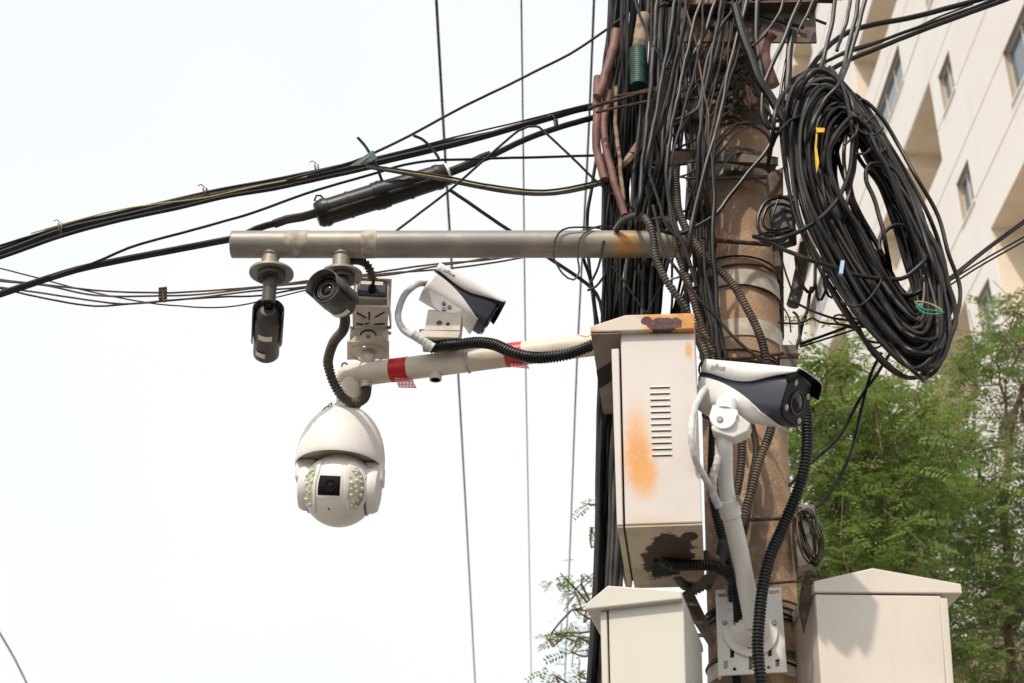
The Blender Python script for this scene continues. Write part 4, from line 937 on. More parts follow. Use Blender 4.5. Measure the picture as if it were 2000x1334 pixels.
corr('conduit', 'black corrugated conduit running behind the white camera pipe', [(1405, 690, 3.6), (1398, 780, 3.62), (1393, 866, 3.62), (1392, 960, 3.62), (1405, 1030, 3.62), (1425, 1100, 3.62), (1432, 1170, 3.64), (1436, 1260, 3.66), (1440, 1380, 3.7)], 21, 'conduit_black', pitch=6)
corr('conduit', 'short black corrugated conduit beside the inner camera pipe', [(1448, 830, 3.64), (1449, 880, 3.64), (1445, 930, 3.64), (1436, 975, 3.64), (1420, 1050, 3.65)], 17, 'dustfree', pitch=6)
corr('conduit', 'horizontal black conduit entering the rusted hole under the top cabinet', [(1290, 1074, 3.47), (1295, 1092, 3.465), (1312, 1103, 3.465), (1340, 1103, 3.47), (1385, 1103, 3.48), (1420, 1118, 3.5), (1440, 1150, 3.55), (1446, 1230, 3.62)], 26, 'conduit_black', pitch=6)
corr('conduit', 'grey corrugated conduit curling below the top cabinet towards the lower-left one', [(1325, 1172, 3.58), (1350, 1158, 3.56), (1375, 1136, 3.55), (1400, 1112, 3.56), (1412, 1060, 3.6)], 20, 'conduit_grey', pitch=6)
corr('conduit', 'dark corrugated conduit dropping behind the curled grey one', [(1322, 1125, 3.58), (1338, 1145, 3.62), (1365, 1150, 3.63), (1385, 1130, 3.63)], 18, 'conduit_grey', pitch=6)
corr('conduit', 'black corrugated conduit tied along the top of the cream arm', [(841, 679, 3.84), (866, 675, 3.83), (897, 673, 3.82), (931, 669, 3.80), (965, 673, 3.78), (999, 688, 3.76), (1032, 697, 3.75), (1066, 698, 3.73), (1111, 691, 3.71), (1160, 673, 3.69), (1185, 662, 3.67)], 24, 'conduit_black', pitch=6, depth=.22)
corr('conduit', 'brown corrugated conduit looping from the hooded camera to the arm above the dome camera', [(668, 606, 3.62), (674, 622, 3.66), (670, 645, 3.72), (652, 668, 3.78), (641, 701, 3.84), (643, 722, 3.87), (653, 750, 3.89), (670, 776, 3.90), (692, 787, 3.92), (711, 778, 3.95), (716, 762, 3.97), (716, 750, 3.97)], 20, 'dustfree', pitch=6.5, depth=.2)
corr('conduit', 'short brown corrugated conduit from the steel pipe into the box camera', [(680, 511, 3.73), (695, 508, 3.74), (710, 512, 3.76), (721, 524, 3.77), (729, 546, 3.78)], 18, 'dustfree', pitch=7, depth=.3)
cable('camera_lead', 'black lead joining the box camera and its corrugated conduit', [(729, 542, 3.79), (728, 552, 3.80), (726, 562, 3.81)], 7)
t_ = cable('camera_lead', 'white taped lead curving from the back of the middle bullet camera to the cream arm', [(845, 556, 3.9), (835, 553, 3.86), (816, 554, 3.83), (794, 572, 3.82), (780, 597, 3.82), (777, 621, 3.82), (789, 644, 3.82), (810, 657, 3.82), (828, 667, 3.83), (843, 677, 3.835)], 13, 'tape_white', n=12)
corr('tape_wrap', 'white tape wound round the lead where it meets the black conduit on the arm', [(806, 653, 3.81), (822, 663, 3.815), (846, 679, 3.825)], 19, 'tape_white', pitch=9, cat='tape', depth=.06)
corr('camera_lead', 'white wrapped lead hanging left of the large bullet camera', [(1378, 758, 3.30), (1370, 770, 3.24), (1356, 800, 3.21), (1350, 850, 3.20), (1359, 900, 3.22), (1378, 935, 3.27), (1392, 962, 3.34), (1405, 990, 3.36)], 14, 'tape_white', pitch=14, cat='cable', depth=.06)
corr('camera_lead', 'short white wrapped lead bulging beside the camera pipe collar', [(1405, 850, 3.29), (1403, 895, 3.29), (1393, 930, 3.31), (1393, 965, 3.33), (1405, 990, 3.35)], 17, 'tape_white', pitch=12, cat='cable', depth=.08)
cable('smooth_conduit', 'smooth dark conduit running down the pole right of the camera pipe', [(1462, 810, 3.66), (1476, 870, 3.66), (1470, 930, 3.66), (1462, 990, 3.66), (1455, 1030, 3.66), (1440, 1070, 3.67)], 14, 'brownblack', n=12)

# ================================================================ cables in the sky on the left
YL = 3.95
def sk(label, pts, w, mat='black', Y=YL, group=None, name='overhead_cable', cat='cable'):
    return cable(name, label, pts, w, mat, Y, cat, group, step=.03)
trunk = [(-60, 514), (0, 496), (125, 450), (220, 428), (345, 399), (450, 376), (560, 356), (735, 318), (868, 287), (1022, 245), (1134, 212), (1200, 203), (1242, 218), (1262, 245), (1268, 320), (1262, 420), (1240, 560)]
gT = 'parallel black cables of the main overhead run to the left'
sk('thickest black trunk cable sweeping from the left edge up to the pole', trunk, 13, group=gT)
sk('black cable strand lying just above the trunk cable on the left', [(x, y - 9) for x, y in trunk[:9]] + [(1022, 247), (1134, 216), (1200, 209), (1235, 226), (1250, 260), (1250, 420)], 8, Y=3.97, group=gT)
sk('black cable strand lying under the trunk cable, ending at the green tag', [(-60, 520), (0, 503), (125, 460), (220, 434), (345, 407), (450, 383), (560, 364), (735, 325)], 8, Y=3.93, group=gT)
sk('thin black strand along the upper edge of the overhead run', [(-60, 492), (0, 480), (125, 441), (220, 417), (345, 391), (450, 372), (560, 352), (640, 334), (735, 310)], 5, Y=3.96, group=gT)
sk('thin yellow-striped strand topping the overhead run at the far left', [(60, 456), (130, 436), (220, 412), (310, 398), (400, 386), (500, 364), (600, 345)], 2.6, 'yellow', Y=3.93, group=gT)
sk('brown messenger wire above the overhead run, right of the green tag', [(560, 350), (640, 332), (735, 309), (868, 273), (1022, 236), (1120, 211), (1200, 195), (1260, 175)], 3.6, 'brownblack', Y=3.92)
w3 = [(-60, 590), (0, 575), (150, 527), (320, 492), (455, 466), (500, 447), (540, 436), (580, 426), (622, 418)]
sk('thick black cable from the lower left into the splice closure', w3, 14)
sk('taped thick sleeve on the cable entering the splice closure from the left', [(535, 438), (560, 429), (590, 424), (618, 416)], 18, 'brownblack', Y=3.945, name='cable_sleeve')
sk('thick black cable leaving the right end of the splice closure to the pole', [(862, 343), (900, 327), (955, 306), (1050, 263), (1155, 231), (1215, 218), (1245, 235), (1258, 300), (1256, 450)], 12)
sk('swollen taped sleeve on the cable right of the splice closure', [(868, 340), (905, 326), (940, 309), (958, 303)], 18, 'brownblack', Y=3.945, name='cable_sleeve')
sk('slim black cable merging with the thick one near the left edge', [(100, 541), (180, 515), (250, 485), (320, 464), (400, 443), (480, 420), (540, 399), (620, 371), (728, 340), (790, 322), (854, 313), (917, 311), (1225, 302), (1290, 300)], 5.5, Y=3.9)
sk('cable rising steeply to the top right from the green tag', [(560, 352), (620, 335), (690, 316), (735, 297), (800, 265), (861, 232), (910, 206), (1025, 150), (1130, 95), (1225, 25), (1260, -30)], 5.5, 'brownblack', Y=3.88)
sk('looping cable crossing the splice closure and dropping towards the steel pipe and pole', [(760, 466), (779, 447), (875, 374), (952, 307), (1012, 256), (1045, 247), (1062, 256), (1106, 297), (1172, 360), (1242, 412), (1290, 440)], 5, 'brownblack', Y=3.8)
gD = 'strands of the drooping cable under the overhead run'
for k, (dy, mt_, w_) in enumerate(((-3.5, 'brownblack', 4.5), (0, 'yellow', 2), (2.5, 'grey', 4), (6, 'brownblack', 4))):
    sk(('upper dark', 'yellow-striped', 'grey middle', 'lowest dark')[k] + ' strand of the cable drooping between green tag and torn sleeve', [(715, 325 + dy * .5), (740, 328 + dy * .6), (857, 346 + dy), (945, 363 + dy), (1022, 374 + dy), (1085, 374 + dy), (1155, 360 + dy), (1183, 349 + dy * .6), (1242, 300), (1255, 270)], w_, mt_, Y=3.84, group=gD)
sk('torn tan paper sleeve on the drooping cable beside the vertical bundle', [(1176, 352), (1200, 336), (1225, 315), (1244, 292)], 19, 'card', Y=3.832, name='torn_sleeve', cat='sleeve')
sk('dark red band round the top of the torn paper sleeve', [(1236, 304), (1252, 280)], 23, 'pink', Y=3.83, name='sleeve_band', cat='sleeve')
sk('black cable passing behind the steel pipe down into the vertical bundle', [(880, 372), (990, 447), (1077, 507), (1131, 543), (1156, 563), (1172, 590), (1180, 640), (1185, 700)], 7.5, Y=3.9)
low = [([(-60, 510), (0, 524), (74, 543), (149, 563), (229, 581), (310, 594), (356, 598), (403, 601), (465, 597), (530, 583), (600, 566), (690, 545), (760, 534)], 3, 'thinnest low wire that crosses the others and sags lowest'),
       ([(-60, 534), (0, 546), (62, 553), (186, 567), (310, 572), (372, 570), (511, 560), (598, 549), (690, 540), (760, 528), (852, 516), (969, 505), (1080, 480), (1200, 445), (1290, 425)], 4, 'topmost tan wire of the low sagging group'),
       ([(-60, 538), (0, 549), (93, 558), (186, 577), (310, 578), (403, 574), (511, 561), (598, 553), (700, 541), (760, 537), (852, 520), (930, 508), (1010, 490), (1140, 450), (1260, 420)], 4, 'second tan wire of the low sagging group'),
       ([(-60, 548), (0, 561), (93, 574), (217, 592), (279, 592), (372, 583), (511, 567), (598, 560), (740, 536), (875, 525), (942, 516), (1005, 506), (1080, 492)], 4, 'third tan wire of the low sagging group'),
       ([(-60, 552), (0, 563), (93, 584), (186, 598), (248, 594), (340, 586), (430, 580), (511, 577), (598, 562), (700, 548)], 4, 'lowest thick wire of the low sagging group')]
for pts, w_, lb in low: sk(lb, pts, w_, 'tan' if 'tan' in lb else 'brownblack', Y=4.3, group='low sagging wires at left')
for (x, y, l) in ((118, 450, 'left'), (400, 381, 'rusty'), (618, 335, 'near the green tag'), (1084, 240, 'right, on the lower trunk cable')):
    b = MB(); Yq = 3.9; c_ = P(x, y, 3.95); r_ = (14 if x < 1000 else 8) * mpp(y, Yq)
    b.torus(c_, (1, 0, .3), r_, .0022, 20, 6); b.torus(c_ + Vector((.006, 0, 0)), (1, .1, .1), r_, .0022, 20, 6)
    b.tube([c_ + Vector((0, -.01, r_)), c_ + Vector((-.012, -.012, r_ + .01)), c_ + Vector((-.022, -.01, r_ + .006))], .0018, 5)
    b.build('wire_tie', 'wire' if l != 'rusty' else 'rust', None, label='twisted wire tie round the overhead cables, ' + {'left': 'nearest the left edge', 'rusty': 'the rusty one midway left'}.get(l, l), cat='wire tie')
b = MB()
for dy in (-9, -3, 3, 9): b.tube([P(316 - 6, 574 + dy, 4.29), P(322 + 4, 574 + dy - 2, 4.29)], .006, 6)
b.tube([P(318, 566, 4.28), P(320, 590, 4.28)], .004, 6); b.build('wire_knot', 'tan', None, label='pale knotted binding on the low sagging wires at left', cat='wire tie')
# green tag
tg_ = thing('cable_tag', 'green identification tag folded over the overhead cables', 'tag', P(712, 325, 3.86))
MB().prism([P(681, 325, 3.86), P(728, 293, 3.84), P(737, 309, 3.82), P(712, 321, 3.84)], (0, .002, 0)).build('tag_face', 'green', tg_, smooth=False)
for k in range(3): MB().prism([P(698 + k * 5, 318 - k * 3.4, 3.838), P(712 + k * 5, 309 - k * 3.4, 3.834), P(713 + k * 5, 310.6 - k * 3.4, 3.834), P(699 + k * 5, 319.6 - k * 3.4, 3.838)], (0, .001, 0)).build('print_line', 'steel', tg_, smooth=False)
for lb, pts in (('left, below', [(699, 269), (712, 283), (721, 297), (735, 322), (745, 350)]), ('right, ending above the closure', [(808, 265), (824, 272), (838, 284), (850, 298), (857, 309)])):
    sk('stiff black strap tail sticking up over the cables, ' + lb.replace('left, below', 'beside the green tag'), pts, 6, Y=3.87, name='strap_tail', cat='strap')
# splice closure
sc = thing('splice_closure', 'fat black cylindrical cable splice closure hanging above the steel pipe', 'splice closure', P(745, 410, 3.9))
a, b_ = P(618, 420, 3.9), P(872, 341, 3.9); ms = mpp(380, 3.9); ax = (b_ - a); Ls = ax.length
MB().lathe([(0, 0), (22 * ms, 0), (27 * ms, .012), (27 * ms, .04), (25.5 * ms, .042), (26 * ms, Ls * .5), (24 * ms, Ls * .9), (24 * ms, Ls - .02), (21 * ms, Ls), (0, Ls)], a, ax, 36).build('body', 'black', sc)
for fr_, w_, rr_ in ((.07, .006, 28.5), (.25, .004, 27), (.46, .009, 28), (.49, .004, 29), (.52, .009, 28), (.71, .004, 26.5), (.93, .007, 25.5)):
    MB().lathe([(rr_ * ms - .004, -w_), (rr_ * ms, -w_), (rr_ * ms, w_), (rr_ * ms - .004, w_)], a + ax * fr_, ax, 36).build('strap', 'black', sc)
sd_ = Vector((.1, -.8, -.6)).normalized() * 25.5 * ms
MB().tube([a + ax * .08 + sd_, a + ax * .9 + sd_ * .95], .0055, 8).build('seam_rail', 'brownblack', sc)
MB().lathe([(20 * ms, 0), (22.5 * ms, 0), (22.5 * ms, .008), (0, .008)], a + ax * 1.0, ax, 32).build('end_ring', 'tape_white', sc)
MB().tube([P(614, 392, 3.9), P(618, 382, 3.9), P(626, 382, 3.9), P(632, 388, 3.9)], .003, 6).build('carry_loop', 'black', sc)
# thin far wires running away overhead
def far(label, pts, w, Z=8.0):
    pp = [PZ(x, y, Z) for x, y in pts]; r_ = w * .5 * (pp[len(pp) // 2] - CAM).length / FOC
    b = MB(); q = catmull(pp, 1.0); b.tube(q, r_, 5); b.build('overhead_wire', 'brownblack', None, label=label, cat='wire', group='thin wires crossing the white sky')
for lb, pts, w_ in (('thin wire crossing the sky top to bottom left of the dome camera arm end', [(849, -60), (852, 0), (865, 230), (875, 400), (893, 700), (910, 1000), (928, 1334), (932, 1400)], 4.5),
                    ('hair-thin wire through the middle of the sky between the two arms', [(1018, -60), (1018, 0), (1022, 300), (1026, 667), (1032, 1000), (1038, 1334), (1040, 1400)], 2.8),
                    ('thin wire just left of the vertical cable bundle', [(1162, -60), (1160, 0), (1150, 250), (1140, 450), (1127, 700), (1114, 1050), (1103, 1334), (1100, 1400)], 3.8),
                    ('short thin wire cutting the bottom left corner of the sky', [(-40, 1170), (0, 1237), (28, 1285), (52, 1334), (80, 1390)], 3.5)):
    far(lb, pts, w_)

# ================================================================ vertical bundle left of the pole
def L_(a, b, u): return a + (b - a) * u
rows = [(-60, 1195, 1352), (60, 1188, 1345), (200, 1182, 1338), (330, 1180, 1325), (450, 1178, 1318), (560, 1180, 1292), (640, 1176, 1285), (760, 1170, 1245), (900, 1167, 1222), (1050, 1165, 1218), (1200, 1158, 1210), (1340, 1149, 1196), (1420, 1146, 1192)]
gB = 'black cables running down in the dense bundle left of the pole'
r = random.Random(21)
for k in range(125):
    u = r.random(); du = 0; pts = []; y0 = r.uniform(3.78, 4.12); wob = r.uniform(0, 6.28)
    for i, (py, xa, xb) in enumerate(rows):
        du += r.gauss(0, .045); uu = min(1, max(0, u + du + .03 * math.sin(wob + i)))
        if i >= 7: uu = min(1, max(0, .5 * uu + .5 * u))
        pts.append((L_(xa, xb, uu), py, y0 + r.gauss(0, .012)))
    w_ = r.choice((4.5, 5, 6, 6, 7, 8, 9)); mt_ = r.choice(('black', 'black', 'black', 'black', 'grey', 'brownblack'))
    lb = '%s %s bundle cable left of the pole, %s, %s' % ({4.5: 'thin', 5: 'slim', 6: 'medium', 7: 'stout', 8: 'thick', 9: 'fat'}[w_], {'black': 'black', 'grey': 'greyish', 'brownblack': 'brownish'}[mt_],
        ('at its outer left edge', 'left of its middle', 'in its middle', 'right of its middle', 'nearest the pole')[min(4, int(u * 5))], 'at the front' if y0 < 3.95 else 'at the back')
    cable('bundled_cable', lb, pts, w_, mt_, group=gB, n=6, step=.06)
# loose ones swaying out of the bundle
gS = 'loose cables beside the vertical bundle'
for i, (pts, w_, mt_, lb) in enumerate((
        ([(1200, -20, 3.9), (1180, 120, 3.9), (1172, 260, 3.9), (1150, 400, 3.9), (1148, 500, 3.9), (1160, 580, 3.9), (1172, 660, 3.9)], 7, 'black', 'loose black cable bowing out left of the bundle over the pipe'),
        ([(1290, 560, 3.75), (1268, 600, 3.75), (1250, 640, 3.75)], 5, 'black', 'short slanted cable above the rusty cabinet roof'),
        ([(1140, 505, 3.75), (1152, 540, 3.75), (1160, 590, 3.75), (1162, 640, 3.75)], 7, 'black', 'black cable hanging from the pipe just left of the rusty roof'),
        ([(1228, 700, 3.72), (1190, 900, 3.9), (1186, 930, 3.9), (1186, 1000, 3.9), (1200, 1100, 3.9), (1206, 1200, 3.9)], 4, 'black', 'thin cable curving between bundle and cabinets'),
        ([(1195, 520, 3.7), (1225, 560, 3.7), (1262, 610, 3.7), (1290, 640, 3.7)], 4.5, 'black', 'thin black cable slanting down right across the bundle below the pipe'),
        ([(1180, 470, 3.66), (1165, 530, 3.7), (1152, 556, 3.72)], 5, 'grey', 'grey loose end below the pipe at the bundle'),
        ([(1084, 510, 3.66), (1100, 535, 3.66), (1120, 546, 3.66), (1130, 530, 3.66), (1128, 500, 3.655), (1130, 475, 3.652), (1142, 455, 3.654), (1165, 443, 3.67), (1195, 445, 3.7)], 4, 'grey', 'thin grey loop hanging round the pipe, right one of two'),
        ([(1190, 450, 3.7), (1150, 444, 3.66), (1110, 444, 3.652), (1090, 455, 3.65), (1081, 480, 3.65), (1084, 510, 3.66)], 4, 'grey', 'thin grey loop hanging round the pipe, left one of two'),
        ([(1190, 480, 3.72), (1183, 530, 3.72), (1165, 560, 3.72), (1148, 568, 3.72)], 5, 'grey', 'pale grey cable tail hooked below the pipe'))):
    cable('loose_cable', lb, pts, w_, mt_, group=gS if 'loose' in lb else None, n=7)
# faded red ducts and green tube
gP = 'faded red ducts at the left side of the bundle'
corrs = [([(1204, 60, 3.76), (1195, 104, 3.76), (1177, 165, 3.76), (1166, 190, 3.76)], 19, 'upper faded red split duct at the top left of the bundle'),
         ([(1168, 150, 3.78), (1166, 200, 3.78), (1165, 270, 3.78), (1170, 310, 3.78), (1180, 350, 3.78)], 17, 'dark red duct below the upper split duct, left edge of bundle'),
         ([(1188, 180, 3.78), (1180, 240, 3.78), (1184, 290, 3.77), (1195, 340, 3.77), (1208, 380, 3.77), (1222, 420, 3.77)], 15, 'long curved red duct descending to the steel pipe'),
         ([(1202, 170, 3.79), (1204, 260, 3.79), (1212, 330, 3.79), (1218, 390, 3.79)], 8, 'narrow tan strip cable beside the red ducts')]
for pts, w_, lb in corrs: cable('duct', lb, pts, w_, 'pink' if 'tan' not in lb else 'card', group=gP, cat='duct', n=12)
gt = thing('green_tube', 'dark green ribbed tube with a torn tan sleeve at the top of the cable bundle', 'tube', P(1247, 168, 3.72))
corr('tube', None, [(1246, 97, 3.72), (1247, 130, 3.72), (1247, 168, 3.72)], 33, 'green', pitch=5, parent=gt, depth=.04)
cable('torn_sleeve', None, [(1256, 32, 3.72), (1252, 62, 3.72), (1248, 96, 3.72)], 27, 'card', parent=gt, n=14)
pk = thing('pipe_stub', 'faded pink hollow pipe end right of the pole top under the steel cross arm', 'pipe', P(1500, 164, 3.6))
cable('pipe', None, [(1508, 64, 3.58), (1494, 80, 3.6), (1491, 105, 3.61), (1498, 135, 3.62), (1510, 168, 3.63)], 27, 'pink', parent=pk, n=20, step=.006)
d_ = (P(1508, 64, 3.58) - P(1494, 80, 3.6)).normalized(); MB().lathe([(0, 0), (11 * mpp(64, 3.58), 0), (11.5 * mpp(64, 3.58), .001)], P(1508.5, 63.4, 3.579), d_, 20).build('pipe_bore', 'dark', pk)

# ================================================================ cables crossing in front of the pole top
gF = 'black cables crossing the front of the pole top'
FC = [([(1412, -30), (1399, 0), (1376, 63), (1331, 157), (1308, 225), (1300, 330), (1285, 420)], 9, 'black', 'thick cable slanting from top centre down left into the bundle'),
      ([(1460, -20), (1448, 0), (1407, 54), (1379, 126), (1369, 189), (1360, 214), (1335, 228), (1305, 239)], 6, 'grey', 'grey cable bending left in front of the rusty clamps'),
      ([(1465, -20), (1459, 0), (1442, 63), (1423, 142), (1407, 220), (1382, 315), (1357, 410), (1345, 470)], 9, 'black', 'long cable slanting straight down across the pole front'),
      ([(1572, -20), (1564, 0), (1536, 63), (1502, 142), (1489, 189), (1488, 227), (1500, 248), (1520, 252), (1545, 250)], 9, 'black', 'cable bowing down the right side of the pole top towards the coil'),
      ([(1437, 10), (1448, 57), (1478, 145), (1505, 190), (1533, 236)], 18, 'black', 'broad black cable crossing under the cross arm towards the coil'),
      ([(1480, -20), (1478, 40), (1480, 100), (1492, 160)], 11, 'black', 'short thick cable coming down behind the pink pipe stub'),
      ([(1560, 205), (1530, 239), (1492, 299), (1432, 375), (1400, 415), (1365, 440), (1335, 455), (1313, 457), (1278, 446)], 8, 'black', 'cable from the coil crossing the pole down left over the steel pipe'),
      ([(1340, 20), (1360, 90), (1375, 180), (1383, 230), (1384, 290)], 4, 'tan', 'thin brown wire down the left of the pole top'),
      ([(1286, -20), (1284, 0), (1272, 157), (1256, 315), (1247, 409), (1240, 480)], 9, 'black', 'straight cable in front of the bundle beside the green tube'),
      ([(1320, -20), (1319, 0), (1304, 94), (1281, 220), (1262, 330), (1250, 440)], 8, 'black', 'second straight cable in front of the bundle'),
      ([(1342, -20), (1335, 60), (1318, 130), (1300, 220), (1290, 330), (1270, 430)], 8, 'black', 'third straight cable in front of the bundle, nearer the pole'),
      ([(1350, -20), (1338, 40), (1316, 180), (1298, 290), (1262, 420)], 6, 'brownblack', 'brownish straight cable next to the third one'),
      ([(1375, -20), (1352, 60), (1330, 160), (1310, 260), (1302, 330), (1310, 420), (1330, 480)], 8, 'black', 'cable following the left flank of the pole'),
      ([(1235, -20), (1250, 30), (1270, 80), (1295, 120)], 6, 'black', 'cable crossing over the green tube sleeve'),
      ([(1530, -20), (1524, 20), (1500, 60), (1470, 90)], 6, 'black', 'thin cable dipping behind the cross arm right'),
      ([(1600, -20), (1570, 40), (1545, 90), (1530, 150), (1520, 210)], 6, 'black', 'cable coming down at the right end of the cross arm'),
      ([(1545, 60), (1542, 100), (1540, 150), (1536, 200)], 14, 'black', 'thick vertical cable under the right end of the cross arm'),
      ([(1390, 300), (1395, 400), (1392, 480), (1398, 560), (1405, 640), (1420, 700)], 9, 'black', 'black cable hugging the left face of the pole below the bracket'),
      ([(1372, 470), (1380, 540), (1395, 620), (1410, 720)], 8, 'black', 'second black cable hugging the left face of the pole'),
      ([(1275, 400), (1286, 450), (1305, 500), (1345, 560), (1390, 610), (1430, 655), (1470, 690), (1495, 715)], 7, 'brownblack', 'brown cable crossing the pole diagonally below the steel pipe'),
      ([(1330, 620), (1380, 660), (1420, 700), (1460, 722)], 6, 'brownblack', 'short brown cable above the large camera'),
      ([(1315, 560), (1340, 620), (1370, 690), (1380, 760)], 7, 'black', 'black cable slipping down behind the rusty cabinet roof corner'),
      ([(1310, 330), (1306, 380), (1318, 430), (1342, 500), (1360, 560)], 8, 'black', 'black cable behind the ribbed conduits left of the pole'),
      ([(1265, 330), (1285, 390), (1300, 440), (1330, 470), (1350, 520)], 6, 'brownblack', 'brown cable weaving behind the ribbed conduits')]
for i, (pts, w_, mt_, lb) in enumerate(FC):
    pts = [(x, y, 3.60 - .008 * (i % 5)) for x, y in pts]
    if pts[-1][0] < 1320 and 400 < pts[-1][1] < 500 and i != 6: pts = pts[:-1] + [(pts[-1][0], pts[-1][1] - 20, 3.74), (pts[-1][0] - 6, 520, 3.82), (pts[-1][0] - 10, 660, 3.9)]
    if lb.startswith('long cable'): pts += [(1340, 560, 3.64), (1352, 660, 3.66)]
    cable('crossing_cable', lb, pts, w_, mt_, group=gF, n=8)
r = random.Random(31)
sidew = ('far left', 'left', 'middle', 'right')
for k in range(34):
    u = r.random(); x0 = 1325 + 150 * u; kind = k % 3
    if kind == 0: pts = [(x0, -30), (x0 - r.uniform(5, 25), 90), (x0 - r.uniform(25, 60), 210), (x0 - r.uniform(40, 80), 320), (x0 - r.uniform(50, 85), 430)]; y1_ = [3.6] * 4 + [3.66]; pts.append((pts[-1][0] - 4, 520)); y1_.append(3.8); pts.append((min(1310, pts[-1][0]), 640)); y1_.append(3.9)
    elif kind == 1:
        xa = r.uniform(1345, 1385); pts = [(xa - 25, 60), (xa - 15, 180), (xa - 6, 300), (xa, 400), (xa + 6, 500), (xa + 18, 600), (xa + 30, 690)]; y1_ = [3.72, 3.70, 3.68, 3.67, 3.67, 3.66, 3.66]
    else:
        ya_ = r.uniform(120, 420); pts = [(1270, ya_ + r.uniform(-20, 60)), (1320, ya_ + r.uniform(0, 50)), (1370, ya_ + r.uniform(-30, 20)), (1430, ya_ - r.uniform(20, 80)), (1500, ya_ - r.uniform(40, 120))]; y1_ = [3.74, 3.66, 3.64, 3.645, 3.72]
    lb = ('cable from the top edge over the pole into the bundle, starting %s', 'cable down the left flank of the pole, %s of its cluster', 'slack cable swung across the upper pole, at %s')[kind] % ((sidew[min(3, int(u * 4))]) if kind < 2 else ('crossarm height', 'clamp height', 'bent bracket height')[min(2, int((ya_ - 120) / 100))])
    w_ = r.choice((4, 5, 6, 7, 8)); cable('pole_cable', {4: 'thin ', 5: 'slim ', 6: 'medium ', 7: 'stout ', 8: 'thick '}[w_] + lb, [(x, y, yy - .006 * (k % 4)) for (x, y), yy in zip(pts, y1_)], w_ if kind < 2 else min(w_, 6), r.choice(('black', 'black', 'brownblack', 'brownblack', 'grey')), group='slack cables over the upper pole')
# dark shadowy mass of cables above the cross arm
gA = 'cables piled over the steel cross arm'
r = random.Random(5)
for k in range(16):
    x0 = r.uniform(1330, 1480); y0 = r.uniform(-30, 25); x1 = x0 + r.uniform(80, 220); y1 = y0 + r.uniform(-40, 40)
    Yk = r.uniform(3.62, 3.8); cable('piled_cable', '%s cable piled above the steel cross arm, %s, %s' % (('slim', 'medium', 'thick', 'very thick')[k % 4], ('over its left end', 'over the pole', 'right of the pole')[int((x0 - 1330) / 51) % 3], ('rising', 'sinking')[y1 > y0] + ' rightwards'), [(x0 - 60, y0 + r.uniform(-20, 30), Yk), (x0, y0, Yk), ((x0 + x1) / 2, (y0 + y1) / 2 + r.uniform(-12, 12), Yk), (x1, y1, Yk)], (6, 8, 10, 12)[k % 4], 'black', group=gA)
for k in range(9):
    x0 = r.uniform(1365, 1470); Yk = r.uniform(3.62, 3.68); l_ = r.uniform(90, 160)
    cable('binding_wire', 'thin rusty wire tangled round the clamps at the pole top', [(x0, r.uniform(80, 200), Yk), (x0 + r.uniform(-20, 30), r.uniform(120, 240), Yk), (x0 + r.uniform(0, 50), r.uniform(120, 230), Yk), (x0 + r.uniform(20, 60), r.uniform(100, 220), Yk)], r.choice((2, 3, 4)), r.choice(('rust', 'wire', 'brownblack')), group='thin rusty wires round the clamps', cat='wire')
for k, pts in enumerate(([(1150, 212), (1200, 196), (1260, 180), (1330, 172)], [(1165, 220), (1240, 202), (1320, 190)], [(1200, 190), (1290, 170), (1345, 160)])):
    cable('binding_wire', ('lowest', 'middle', 'upper')[k] + ' rusty wire binding the bundle to the pole at the trunk cable', [(x, y, 3.70) for x, y in pts], 7 - k, 'rust', cat='wire')

# ================================================================ right-hand overhead cables
gR = 'black cables leaving the pole to the upper right'
RC = [([(1909, 0), (1794, 31), (1710, 47), (1657, 63), (1620, 88), (1594, 118), (1560, 170), (1520, 215)], 11, 'black', 'upper thick cable arching to the top right corner', 2080, -50),
      ([(1962, 0), (1880, 30), (1794, 62), (1720, 92), (1657, 118), (1600, 150), (1555, 185)], 10, 'black', 'lower thick cable running to the top right corner', 2080, -48),
      ([(1945, -2), (1850, 34), (1780, 58), (1700, 88), (1640, 108), (1590, 132), (1540, 160)], 7, 'black', 'cable between the two thick ones at top right', 2060, -46),
      ([(1830, 35), (1770, 62), (1700, 85), (1650, 100), (1600, 128)], 4, 'brownblack', 'thin frayed cable between the thick pair at top right', 1900, 8),
      ([(2000, 430), (1920, 490), (1841, 551), (1760, 590), (1680, 628), (1562, 673)], 6, 'black', 'upper straight cable behind the coil to the right edge', 2080, 370),
      ([(2000, 436), (1920, 494), (1843, 556), (1760, 596)], 5, 'black', 'second straight cable behind the coil to the right edge', 2080, 378),
      ([(2000, 463), (1920, 508), (1838, 558), (1750, 598), (1680, 632)], 4, 'black', 'third straight cable behind the coil to the right edge', 2080, 418),
      ([(2000, 471), (1920, 516), (1840, 566), (1760, 604), (1690, 636), (1562, 678)], 4, 'black', 'lowest straight cable behind the coil to the right edge', 2080, 426)]
for pts, w_, mt_, lb, ex, ey in RC:
    cable('overhead_cable', lb, [(ex, ey, 3.75)] + [(x, y, 3.75) for x, y in pts], w_, mt_, group=gR, n=8, step=.03)
for i, (a, b_, w_) in enumerate((((1636, -30), (1608, 120), 9), ((1682, -30), (1650, 120), 9), ((1697, -30), (1657, 118), 9), ((1665, -30), (1648, 60), 7))):
    cable('hanging_cable', ('leftmost', 'second', 'third', 'shortest')[i] + ' black cable dropping from the top edge onto the coil', [(a[0], a[1], 3.6), ((a[0] + b_[0]) / 2 + 2, (a[1] + b_[1]) / 2, 3.6), (b_[0], b_[1], 3.6), (b_[0] - 14, b_[1] + 40, 3.58)], w_, 'black', group='cables dropping onto the coil')
